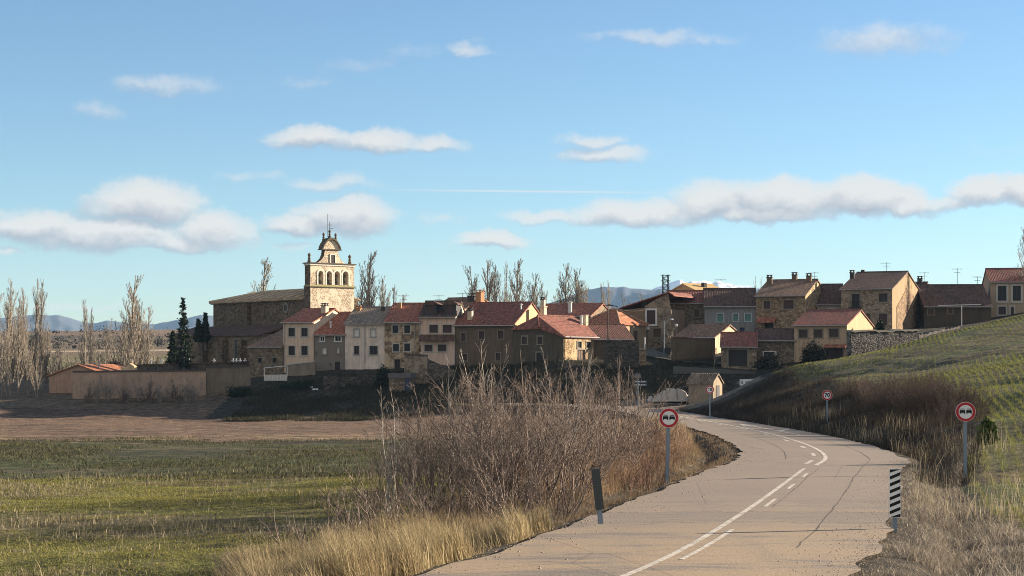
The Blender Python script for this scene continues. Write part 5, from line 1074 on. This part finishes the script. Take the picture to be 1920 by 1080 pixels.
# reddish brush on the left verge behind the sign, and on the right bank
redp = [shrub_mesh('reddish_shrub', 400+i, 1.5, 60, .9, .3, 7, 3, .010, .04, .004) for i in range(3)]
for i, (px, Y, s) in enumerate(((1175,58,1.0),(1205,62,1.0),(1235,62,.95),(1190,70,1.1),(1225,74,1.1),(1255,78,.9),(1165,50,.9),(1200,52,.85),(1215,86,1.0))): bush(redp[i%3], B_RUS, px, Y, s, 'low reddish brown shrub around the left no overtaking sign', 'reddish shrubs on the left verge', 'reddish_shrub')
big_red = [shrub_mesh('bank_shrub', 500+i, 2.5, 60, 1.2, .4, 9, 4, .015, .03) for i in range(3)]
for i, (px, Y, s) in enumerate(((1590,124,.55),(1612,122,.6),(1635,118,.62),(1660,114,.65),(1685,110,.65),(1710,106,.66),(1735,102,.66),(1760,98,.64),(1785,93,.62),(1808,88,.58),(1822,80,.62),(1600,128,.7),(1625,117,.8),(1648,112,.85),(1672,108,.85),(1697,104,.88),(1722,100,.88),(1748,97,.85),(1772,93,.85),(1797,89,.8),(1680,116,.75),(1740,108,.8),(1700,98,.55),(1730,93,.55),(1765,86,.52),(1650,106,.5),(1790,80,.5))): bush(big_red[i%3], B_RED, px, Y, s, 'dark reddish shrub in the hedge on top of the right bank', 'hedge shrubs on the right bank', 'bank_shrub')
# bare shrubs in front of the long wall, and street trees
wallp = [shrub_mesh('wall_shrub', 600+i, 3.4, 12, .3, .3, 9, 5, .05, .03, .014) for i in range(3)]
for i, px in enumerate((165,180,201,232,238,262,279,300,318,331,352,366)): bush(wallp[i%3], B_GREY if i % 3 else B_THICK, px, 219+i%3, (.75,.9,1.05,.8)[i%4], 'bare shrub growing against the long brown wall', 'bare shrubs along the long brown wall', 'wall_shrub')
def tree_mesh(seed, h, kind):
    r = np.random.default_rng(seed)
    if kind == 'poplar':
        A_ = grow(np.array([[0,0,-.3]]), np.array([[r.normal(0,.02),r.normal(0,.02),1.]]), np.array([h]), np.array([.24]), np.array([.03]), 14, r, .02, .018)
        B_ = sprout(*A_, 66, .14, .97, .34, .52, 7, r, .22, .05, .42, .022, .55); C_ = sprout(*B_, 6, .2, .95, .46, .46, 4, r, .2, .08, .6, .016)
    elif kind == 'loose':
        n = 5; P0 = r.normal(0,.25,(n,3)); P0[:,2] = -.3; A_ = grow(P0, np.stack([r.normal(0,.16,n), r.normal(0,.16,n), np.ones(n)],1), h*r.uniform(.7,1,n), np.full(n,.17), np.full(n,.03), 10, r, .05, .05)
        B_ = sprout(*A_, 18, .2, .97, .34, .5, 6, r, .14, .08, .45, .024); C_ = sprout(*B_, 7, .2, .95, .42, .5, 4, r, .1, .12, .6, .018)
    else:
        A_ = grow(np.array([[0,0,-.3]]), np.array([[0,0,1.]]), np.array([h*.75]), np.array([.2]), np.array([.05]), 8, r, 0, .05)
        B_ = sprout(*A_, 16, .35, .98, .55, .75, 7, r, .07, .10, .5, .022); C_ = sprout(*B_, 8, .2, .95, .42, .6, 5, r, .03, .14, .6, .016)
    D_ = sprout(*C_, 3, .2, .9, .5, .5, 3, r, .05, .1, .7, .012)
    return tubes_mesh('trunk', [A_], 7), tubes_mesh('crown', [B_, C_, D_])
TREES = {k: [tree_mesh(700+10*j+i, 16, k) for i in range(4 if k == 'poplar' else 2)] for j, k in enumerate(('poplar','loose','round'))}
def tree(kind, px, Y, ytop, label, group=None, i=0, wid=1.0, name=None, mat=None, ground=None):
    x = (px-960)/F*Y; zb_ = terr1(x, Y) if ground is None else ground; h = (YH-ytop)/F*Y-zb_; me = TREES[kind][i%len(TREES[kind])]; s = h/(15.7 if kind == 'poplar' else 14.5 if kind == 'loose' else 15.5)
    o = empty(name or {'poplar':'poplar_tree','loose':'bare_tree','round':'bare_tree'}[kind], (x,Y,zb_), random.uniform(0,6.28), label=label, cat='tree', group=group); wid *= 1.25 if kind == 'poplar' else 1.0; o.scale = (s*wid, s*wid, s)
    for nm, m_ in zip(('trunk','crown'), me): link(nm, m_, mat or B_POP, o)
    return o
GL = 'poplars at the left edge of the photo'
for i, (px, Y, yt, k, wd) in enumerate(((-8,245,550,'poplar',.9),(8,240,556,'poplar',.8),(24,250,528,'poplar',.85),(34,236,560,'poplar',.7),(46,248,540,'poplar',.75),(62,240,524,'poplar',.65),(77,246,530,'poplar',.75),(16,230,600,'loose',.8),(54,232,590,'loose',.7),(86,250,610,'poplar',.7),(2,232,610,'loose',.8),(70,228,640,'loose',.9),(38,262,575,'poplar',.8),(-20,240,570,'poplar',.8))):
    tree(k, px, Y, yt, 'slim bare poplar in the pale sunlit row at the left photo edge' if k == 'poplar' else 'bushy bare sapling tree among the left poplar trunks', GL if k == 'poplar' else 'bare saplings among the left poplars', i, wd*.8, ground=-6.2)
tree('poplar',160,300,563,'thin lone bare tree between the left poplars and the clump',None,1,.55,ground=-6); tree('poplar',170,305,580,'shorter thin bare tree right beside the lone one',None,2,.5,ground=-6)
tree('poplar',247,288,516,'tallest pointed poplar in the clump left of the church',None,0,1.0,ground=-6)
for i, (px, Y, yt, k, wd, lab) in enumerate(((222,285,566,'round',.8,'spreading bare tree on the left side of the clump left of the church'),(232,292,560,'loose',.8,'many-stemmed bare tree behind the spreading one left of the church'),(264,290,562,'poplar',.8,'narrow poplar on the right of the tallest one left of the church'),(276,286,578,'poplar',.8,'shortest poplar on the right of the clump left of the church'),(205,296,590,'loose',.7,'low bare tree at the left foot of the clump left of the church'),(256,280,600,'loose',.8,'bushy bare tree at the foot of the tallest poplar'))): tree(k, px, Y, yt, lab, None, i, wd, ground=-6)
for i in range(26):
    tree('loose', -10+i*13.5+random.uniform(-4,4), 315+(i*37%23), 640+random.uniform(0,26), 'low bare tree in the hazy hedge line on the plain behind the long wall', 'low trees of the hedge line behind the long wall', i, 1.5, ground=-6)
tree('poplar',490,330,490,'lone poplar tip showing above the church roof',None,3,1.15,ground=-6)
for i, (px, yt, wd, lab) in enumerate(((688,473,1.15,'tall poplar standing right of the bell gable'),(672,535,.7,'small poplar squeezed between the bell gable and the tall poplar'),(719,522,.8,'medium poplar right of the tall poplar by the bell gable'),(736,540,.7,'short poplar right of the medium one by the bell gable'),(752,552,.6,'shortest poplar above the ochre house roof'))): tree('poplar',px,335,yt,lab,None,i,wd,ground=-6)
for i, (px, yt, wd, k, lab) in enumerate(((888,499,.9,'poplar','leftmost of the tall poplars behind the brick chimney'),(906,490,.9,'poplar','tall poplar just right of the brick chimney'),(936,497,.85,'poplar','tall poplar left of the very thin one above the long roof'),(950,497,.4,'poplar','very thin dark poplar above the long roof'),(967,488,1.1,'poplar','broadest tall poplar above the right end of the long roof'),(993,514,.95,'poplar','medium poplar above the peach gable'),(1014,532,.7,'poplar','short poplar right of the peach gable'),(1032,540,.8,'loose','faint bare tree above the red roof of the back row'),(1062,494,1.0,'poplar','tallest poplar of the broad clump before the blue ridge'),(1078,506,1.0,'poplar','second poplar in the broad clump before the blue ridge'),(1092,525,1.0,'poplar','lower poplar on the right of the broad clump'),(1104,540,.9,'poplar','lowest poplar at the right end of the broad clump'),(1048,545,.8,'loose','low bare tree at the left foot of the broad clump'),(1131,532,.45,'poplar','thin pale tree in front of the blue ridge'),(1142,530,.45,'poplar','thin pale tree next to the utility pole'),(1170,548,1.1,'loose','pale bushy bare tree in front of the blue ridge'),(1196,520,.9,'round','spreading bare tree left of the lattice mast'),(1216,514,.9,'round','taller spreading bare tree next to the lattice mast'),(1155,560,1.2,'loose','low pale bare tree above the orange hipped roof'),(1236,545,.8,'loose','bare tree just behind the lattice mast'))):
    tree(k, px, 345+(i%3)*9, yt, lab, None, i, wd, ground=-6, mat=B_GREY if i in (3,) else B_POP)
tree('loose',1431,290,515,'faint bare treetop left of the tan stone house chimneys',None,1,.5,ground=0)
tree('poplar',1928,258,430,'dark bare tree cut by the right photo edge',None,2,1.0,ground=6,mat=B_GREY)
tree('round',1256,222,588,'bare street tree in front of the stone house',None,0,1.3,mat=B_GREY,name='street_tree'); tree('round',1338,213,638,'small bare tree beside the garage barn',None,1,1.1,mat=B_THICK,name='street_tree')
# dark bush in front of the tan house, ivy mound, evergreens left of the church
def leaf_mesh(name, pts, size, r, flat=.5):
    N = len(pts); a = r.normal(0,1,(N,3)); a /= np.linalg.norm(a,axis=1)[:,None]; b = np.cross(a, r.normal(0,1,(N,3))); b /= np.linalg.norm(b,axis=1)[:,None]; s = size*r.uniform(.5,1.4,(N,1)); b *= flat
    return np_mesh(name, np.stack([pts-a*s, pts-b*s*.9, pts+a*s, pts+b*s*.9],1), np.arange(N*4).reshape(N,4), 4)
def leafmat(name, c): 
    if name in MATS: return MATS[name]
    m, t, b, oc = base_mat(name); n = t.noise(oc, 1.2, 5, .7); t.put(b.inputs['Base Color'], t.mix(n, mul(c,.45), mul(c,1.7))); MATS[name] = m; return m
M_EVG = leafmat('dark_conifer_leaf', (.022,.034,.018)); M_BUSH = leafmat('dark_bush_leaf', (.03,.028,.02)); M_GRB = leafmat('green_bush_leaf', (.08,.11,.03))
def evergreen(px, Y, ytop, ybot, wpx, label, seed, lean=0.0, name='evergreen_tree'):
    r = np.random.default_rng(seed); x = (px-960)/F*Y; zb_ = (YH-ybot)/F*Y; h = (ybot-ytop)/F*Y; w = wpx/F*Y
    o = empty(name, (x,Y,zb_), 0, label=label, cat='tree'); mb = MB(); mb.tube((0,0,-1.5),(lean*h*.6,0,h*.8),.16,.05); mb.build('trunk', B_THICK, o)
    pts = []
    for k in range(170):
        t = r.uniform(0,1)**1.15; rr_ = w*.5*(1-t)**.75*(.75+.5*r.random())*(1 if t > .06 else .6); a = r.uniform(0,6.28); q = np.linspace(.2,1,26)[:,None]
        end = np.array([math.cos(a)*rr_, math.sin(a)*rr_, -.10*rr_+.12*rr_*r.normal()]); base = np.array([lean*h*t*t, 0, h*(.04+.95*t)])
        pts.append(base+end*q+r.normal(0,.10,(26,3)))
    link('crown', leaf_mesh('crown', np.concatenate(pts), .17, r), M_EVG, o); return o
evergreen(345,238,558,692,34,'tall dark ragged conifer leaning at the left end of the church',801,-.02); evergreen(324,240,622,692,26,'short dark conifer left of the ragged tall one',802)
evergreen(372,262,600,640,20,'small pointed conifer behind the low church aisle',803); evergreen(385,262,588,640,18,'slightly taller pointed conifer against the church corner',804)
def blob_bush(px, Y, wpx, hpx, ybot, label, seed, mat, name='dark_bush', n=5000):
    r = np.random.default_rng(seed); x = (px-960)/F*Y; zb_ = (YH-ybot)/F*Y; w, h = wpx/F*Y/2, hpx/F*Y; c = r.normal(0,1,(26,3)); c /= np.linalg.norm(c,axis=1)[:,None]; c[:,2] = np.abs(c[:,2])
    c *= np.array([w*.7,w*.6,h*.72])*r.uniform(.5,1.1,(26,1)); k = r.integers(0,26,n); pts = c[k]+r.normal(0,1,(n,3))*np.array([w,w,h])*.15; pts[:,2] = np.abs(pts[:,2])
    return link(name, leaf_mesh(name, pts, .13, r), mat, loc=(x,Y,zb_), label=label, cat='bush')
blob_bush(1525,209,58,48,682,'large dark leafless bush in front of the small tan house',811,M_BUSH); blob_bush(718,216,36,34,722,'dark rounded ivy mound beside the stone outbuilding',812,M_EVG,'ivy_mound'); blob_bush(1440,209,60,30,690,'dark scrub below the low stone byre',813,M_BUSH,'scrub_bush')
blob_bush(1853,60,34,60,838,'green bush on the bank right of the right no overtaking sign',814,M_GRB,'green_bush',7000); blob_bush(450,224,60,26,745,'dark scrub at the foot of the stone annex',815,M_EVG,'scrub_bush'); blob_bush(560,221,90,18,728,'low dark bramble on the garden slope',816,M_EVG,'bramble')
blob_bush(215,262,60,30,705,'brown bare scrub behind the long wall',817,leafmat('brown_scrub_leaf',(.07,.045,.03)),'scrub_bush',4000)
blob_bush(1650,218,20,20,618,'dark ivy clump on the dry stone wall',818,M_EVG,'ivy_clump',1500)

# ---- grass blades
def blades(name, X, Y, h, w, lean, mat, label, cat, r, dirx=None, seed_z=0.0, dz=-.02, tintn=None):
    N = len(X); Z = terr(X, Y)+dz; a = r.uniform(0,2*np.pi,N) if dirx is None else r.normal(dirx, .7, N); ld = np.stack([np.cos(a), np.sin(a)],1)*lean[:,None]*h[:,None]
    sd_ = r.uniform(0,2*np.pi,N); sx = np.stack([np.cos(sd_), np.sin(sd_), np.zeros(N)],1)*w[:,None]*.5
    b0 = np.stack([X,Y,Z],1); hz = h*np.sqrt(np.maximum(.05, 1-np.minimum(lean,.97)**2))
    b1 = b0+np.concatenate([ld*.35, (hz*.58)[:,None]],1); b2 = b0+np.concatenate([ld, hz[:,None]],1)
    V = np.stack([b0-sx, b0+sx, b1+sx*.75, b1-sx*.75, b2+sx*.15, b2-sx*.15],1); i = np.arange(N)[:,None]*6
    Fq = np.concatenate([i+np.array([[0,1,2,3]]), i+np.array([[3,2,4,5]])],1).reshape(-1,4)
    me = np_mesh(name, V, Fq, 4); at = me.attributes.new('tint','FLOAT','POINT'); tn = r.random(N) if tintn is None else tintn; at.data.foreach_set('value', np.repeat(tn,6).astype(np.float32))
    return link(name, me, mat, label=label, cat=cat, kind='stuff')
def scatter(n, x0, x1, y0, y1, dens, r):
    """random spots thinned by dens(X, Y) in 0..1"""
    X = r.uniform(x0,x1,n); Y = r.uniform(y0,y1,n); k = r.random(n) < dens(X,Y); return X[k], Y[k]
def in_view(X, Y, m_=60): px = 960+F*X/Y; return (px > -m_) & (px < 1920+m_)
r = np.random.default_rng(21)
# golden grass on the near left verge
def d_gold(X, Y):
    sd = road_sd(X,Y); px = 960+F*X/np.maximum(Y,1); e = -(HW+.25+.5*np.abs(vnoise(X,Y,1.5,31))); far_ = np.interp(px,[350,520,700,900,1060],[28,31,35,36,33])
    c = .22+1.5*vnoise(X,Y,.9,32)+.9*vnoise(X,Y,.4,33)
    return np.clip(c*1.3,.015,1)*(sd < e)*(Y < far_+3*vnoise(X,Y,1.3,64))*(px > 455+120*vnoise(X,Y,2,34))*(px < 1075)
X, Y = scatter(900000, -9, 2.5, 19, 37, d_gold, r); n = len(X); print('gold', n)
hh = .60*r.uniform(.25,1.35,n)*(.75+.9*vnoise(X,Y,1.6,35)+.6*vnoise(X,Y,.45,65))
blades('golden_grass', X, Y, hh, .010*r.uniform(.5,1.6,n), r.uniform(.1,1.1,n), blade_mat('golden_grass',(.11,.075,.038),(.55,.44,.25)), 'tall golden dry grass on the near left verge', 'grass', r, 2.8)
# dry brown grass and litter under the thicket and along the left edge
def d_left(X, Y):
    sd = road_sd(X,Y); return np.clip(.5+vnoise(X,Y,1.1,36),.1,1)*(sd < -(HW+.1))*(sd > -np.interp(Y,[30,45,70,140],[7.5,9,11,7]))*(Y > 30)
X, Y = scatter(420000, -10, 14, 30, 145, lambda X,Y: d_left(X,Y)*np.clip(60/Y,0.25,1), r); n = len(X); print('left', n)
sdl = -road_sd(X,Y)-HW; hh = np.where(sdl < 1.6, .16, .42)*r.uniform(.4,1.3,n)
blades('dry_grass', X, Y, hh, .009*r.uniform(.6,1.6,n)*np.clip(Y/45,1,2.4), r.uniform(.1,.95,n), blade_mat('dry_grass',(.10,.07,.045),(.34,.24,.14)), 'dull brown dry grass under the thicket and along the left road edge', 'grass', r)
def d_rus(X, Y):
    sd = road_sd(X,Y); return np.clip(.6+vnoise(X,Y,1.8,37)*1.2,.0,1)*(sd < -(HW+np.interp(Y,[45,60,75,110],[1.6,2.6,2.2,.6])))*(sd > -(HW+7.5))*(Y > 46)
X, Y = scatter(200000, 0, 13, 46, 130, d_rus, r); n = len(X); print('rust', n)
blades('reddish_grass', X, Y, .75*r.uniform(.4,1.25,n), .010*r.uniform(.6,1.4,n)*np.clip(Y/55,1,2), r.uniform(.05,.45,n), blade_mat('reddish_grass',(.16,.095,.058),(.46,.34,.21)), 'reddish brown dry stems around the left no overtaking sign', 'grass', r)
# right verge: pale tangled dead grass
def d_right(X, Y):
    sd = road_sd(X,Y); c = .28+1.2*vnoise(X,Y,.9,38)+.8*vnoise(X,Y,.35,39)
    return np.clip(c+.12,.08,1)*(sd > HW-.15+.5*vnoise(X,Y,1.2,40))*(X < fedge(Y)-.1)
X, Y = scatter(620000, 4.5, 20, 20, 64, lambda X,Y: d_right(X,Y)*in_view(X,Y), r); n = len(X); print('right', n)
sdr = road_sd(X,Y)-HW; hh = (.07+.17*np.clip(sdr/1.5,0,1))*r.uniform(.4,1.6,n)*(1+.8*vnoise(X,Y,1.5,41))
blades('pale_dead_grass', X, Y, hh, .014*r.uniform(.5,1.8,n), r.uniform(.4,1.7,n), blade_mat('pale_dead_grass',(.05,.04,.031),(.52,.44,.335)), 'pale tangled dead grass on the right verge', 'grass', r)
def d_reed(X, Y):
    sd = road_sd(X,Y); return np.clip(2.2*vnoise(X,Y,2.2,42)-.15,0,1)*(sd > HW+.4)*(sd < HW+3.5)
X, Y = scatter(26000, 6, 22, 36, 125, d_reed, r); n = len(X)
blades('tall_pale_reeds', X, Y, .8*r.uniform(.4,1.3,n), .012*r.uniform(.6,1.4,n), r.uniform(.05,.4,n), blade_mat('pale_reed',(.28,.22,.13),(.52,.44,.29)), 'tall pale dead stems at the foot of the right bank', 'grass', r)
# bank brush
def d_bank(X, Y):
    sd = road_sd(X,Y); return np.clip(.55+vnoise(X,Y,2.2,43),.05,1)*(sd > HW+.5)*(X < fedge(Y)+.4)
X, Y = scatter(260000, 8, 30, 50, 172, d_bank, r); n = len(X); print('bank', n)
blades('bank_grass', X, Y, .5*r.uniform(.3,1.5,n), .014*r.uniform(.6,1.5,n)*np.clip(Y/80,1,2), r.uniform(.1,.9,n), blade_mat('bank_grass',(.026,.021,.015),(.085,.066,.046)), 'dark brown brush and grass covering the right bank', 'grass', r)
# hillside crop in rows
def rowdist(X, Y): return X-Y*.235+.5*vnoise(X,Y,14,23)
n = 520000; X = r.uniform(9,62,n); Y = r.uniform(31,192,n); rd = rowdist(X,Y); sp_ = .5; k0 = np.round(rd/sp_)*sp_; X = X-(rd-k0)*r.uniform(0,1.0,n)*(.35+.65*sstep(X-.22*Y,-2,3))
sd = road_sd(X,Y); k = (X > fedge(Y)+vnoise(X,Y,2,8)*1.0) & (Y < crest(X)+6) & in_view(X,Y) & (r.random(n) < np.clip(.5+vnoise(X,Y,9,24)*-1.1+.6*vnoise(X,Y,2,44)-.30*sstep(Y,115,160)+.45*sstep(-Y,-95,-60),.05,1)) & (sd > HW+2); X, Y = X[k], Y[k]; n = len(X); print('crop', n)
blades('crop_rows', X, Y, .15*r.uniform(.5,1.4,n), .016*r.uniform(.6,1.5,n)*np.clip(Y/60,1,2.4), r.uniform(.1,.7,n), blade_mat('young_crop',(.10,.115,.026),(.24,.23,.075),.35), 'rows of short green crop on the right hillside', 'crop', r)
# left field: short green growth and stubble
def d_green(X, Y): return np.clip(.55+1.2*vnoise(X,Y,7,11)*-1+.9*vnoise(X,Y*3,3,45)+.5*vnoise(X,Y,.8,46),.04,1)*(road_sd(X,Y) < -(HW+4))*(Y < 64+X*-.03)*in_view(X,Y)
X, Y = scatter(900000, -22, 3, 24, 68, d_green, r); n = len(X); print('green', n)
blades('field_green', X, Y,   .048*r.uniform(.4,1.5,n), .022*r.uniform(.6,1.5,n)*np.clip(Y/45,.8,1.6), r.uniform(.2,1.0,n), blade_mat('field_green',(.085,.09,.02),(.36,.32,.10),.35), 'short green growth covering the stubble field', 'crop', r)
def d_stub(X, Y): return np.clip(.25+1.6*vnoise(X,Y*2.2,4,47)+.9*vnoise(X,Y,1,48),.03,1)*(road_sd(X,Y) < -(HW+4))*(Y < 66+X*-.03)*in_view(X,Y)
X, Y = scatter(330000, -22, 2, 24, 68, d_stub, r); n = len(X); print('stub', n)
hh = np.where(r.random(n) < .10, .34, .15)*r.uniform(.5,1.4,n)
blades('stubble_stalks', X, Y, hh, .020*r.uniform(.5,1.5,n), np.where(r.random(n) < .13, r.uniform(.05,.5,n), r.uniform(.95,1.7,n)), blade_mat('stubble_stalk',(.05,.042,.025),(.46,.38,.24)), 'pale broken stubble stalks scattered over the green field', 'stubble', r)
# dark grass strip edge and rough tufts in the middle distance
X, Y = scatter(160000, -60, 3, 62, 106, lambda X,Y: np.clip(.3+1.5*vnoise(X*.4,Y,2.5,49),0,1)*in_view(X,Y)*(road_sd(X,Y) < -(HW+4)), r); n = len(X)
blades('strip_grass', X, Y, .13*r.uniform(.3,1.5,n), .035*r.uniform(.6,1.5,n), r.uniform(.1,.8,n), blade_mat('strip_grass',(.04,.042,.02),(.135,.125,.06)), 'dark rough grass on the strip beyond the stubble field', 'grass', r)
X, Y = scatter(120000, -34, 26, 200, 224, lambda X,Y: np.clip(.5+1.4*vnoise(X,Y,3,50),0,1)*(road_sd(X,Y) < 1e8)*(np.abs(road_sd(X,Y)) > HW+1), r); n = len(X)
blades('slope_grass', X, Y, .45*r.uniform(.3,1.4,n), .05*r.uniform(.6,1.5,n), r.uniform(.1,.7,n), blade_mat('slope_grass',(.03,.03,.018),(.075,.068,.04)), 'dark green grass on the slope below the houses', 'grass', r)
N = 520; sx_ = r.uniform(-420,-60,N); sy_ = r.uniform(620,1050,N); sz_ = terr(sx_,sy_); q = np.repeat(np.stack([sx_,sy_,sz_],1),34,0)+np.abs(r.normal(0,1,(N*34,3)))*np.array([1.6,1.6,1.3])*np.repeat(r.uniform(.4,1.6,N),34)[:,None]
link('plain_scrub', leaf_mesh('plain_scrub', q, .55, r), leafmat('plain_scrub_leaf',(.045,.038,.026)), label='dark scrub bushes dotted over the far brown slope', cat='scrub', kind='stuff')
# loose gravel and clods along the right road edge
def clods(n, dens, x0, x1, y0, y1, size, mat, name, label, cat):
    X, Y = scatter(n, x0, x1, y0, y1, dens, r); N = len(X); Z = terr(X,Y); sd = road_sd(X,Y); Z = np.where(np.abs(sd) < HW, zroad(Y)+.05-.012*np.abs(sd), Z); s = size*r.uniform(.3,1.2,N)
    d = np.array([[1,0,0],[-1,0,0],[0,1,0],[0,-1,0],[0,0,.8],[0,0,-.5]]); V = np.stack([X,Y,Z],1)[:,None,:]+d[None]*s[:,None,None]*r.uniform(.6,1.3,(N,6,1)); i = np.arange(N)[:,None]*6
    f = np.array([0,2,4, 2,1,4, 1,3,4, 3,0,4, 2,0,5, 1,2,5, 3,1,5, 0,3,5]); return link(name, np_mesh(name, V, (i+f[None]).reshape(-1,3), 3), mat, label=label, cat=cat, kind='stuff')
clods(60000, lambda X,Y: np.clip(1.2*np.exp(-np.abs(road_sd(X,Y)-HW+.1)/.55)*(.6+1.2*vnoise(X,Y,.9,51)),0,1)*(road_sd(X,Y) > 1.4), 3, 15, 22, 62, .017, plain('loose_gravel',(.30,.235,.17),.95,0,.4,9), 'loose_gravel', 'loose gravel and dirt along the right road edge', 'gravel')
clods(60000, lambda X,Y: np.clip(.8*np.exp(-np.abs(-road_sd(X,Y)-HW+.0)/.5)*(.5+1.2*vnoise(X,Y,.9,52)),0,1)*(road_sd(X,Y) < -1.4), -2, 12, 22, 90, .022, MATS['loose_gravel'], 'loose_gravel', 'loose gravel and litter along the left road edge', 'gravel')

# ------------------------------------------------------------------ the air
mh = bpy.data.materials.new('haze_air'); mh.use_nodes = True; t = NT(mh.node_tree); t.n.clear(); pv = t.node('ShaderNodeVolumePrincipled'); t.put(pv.inputs['Color'], (.42,.68,1.0)); pv.inputs['Density'].default_value = .00005; pv.inputs['Anisotropy'].default_value = .0
t.l.new(pv.outputs[0], t.node('ShaderNodeOutputMaterial').inputs['Volume'])
mb = MB(); mb.box(-3200,-600,-60,3200,7700,340); mb.build('haze', mh, label='thin blue air that pales the far mountains', cat='haze', kind='stuff')
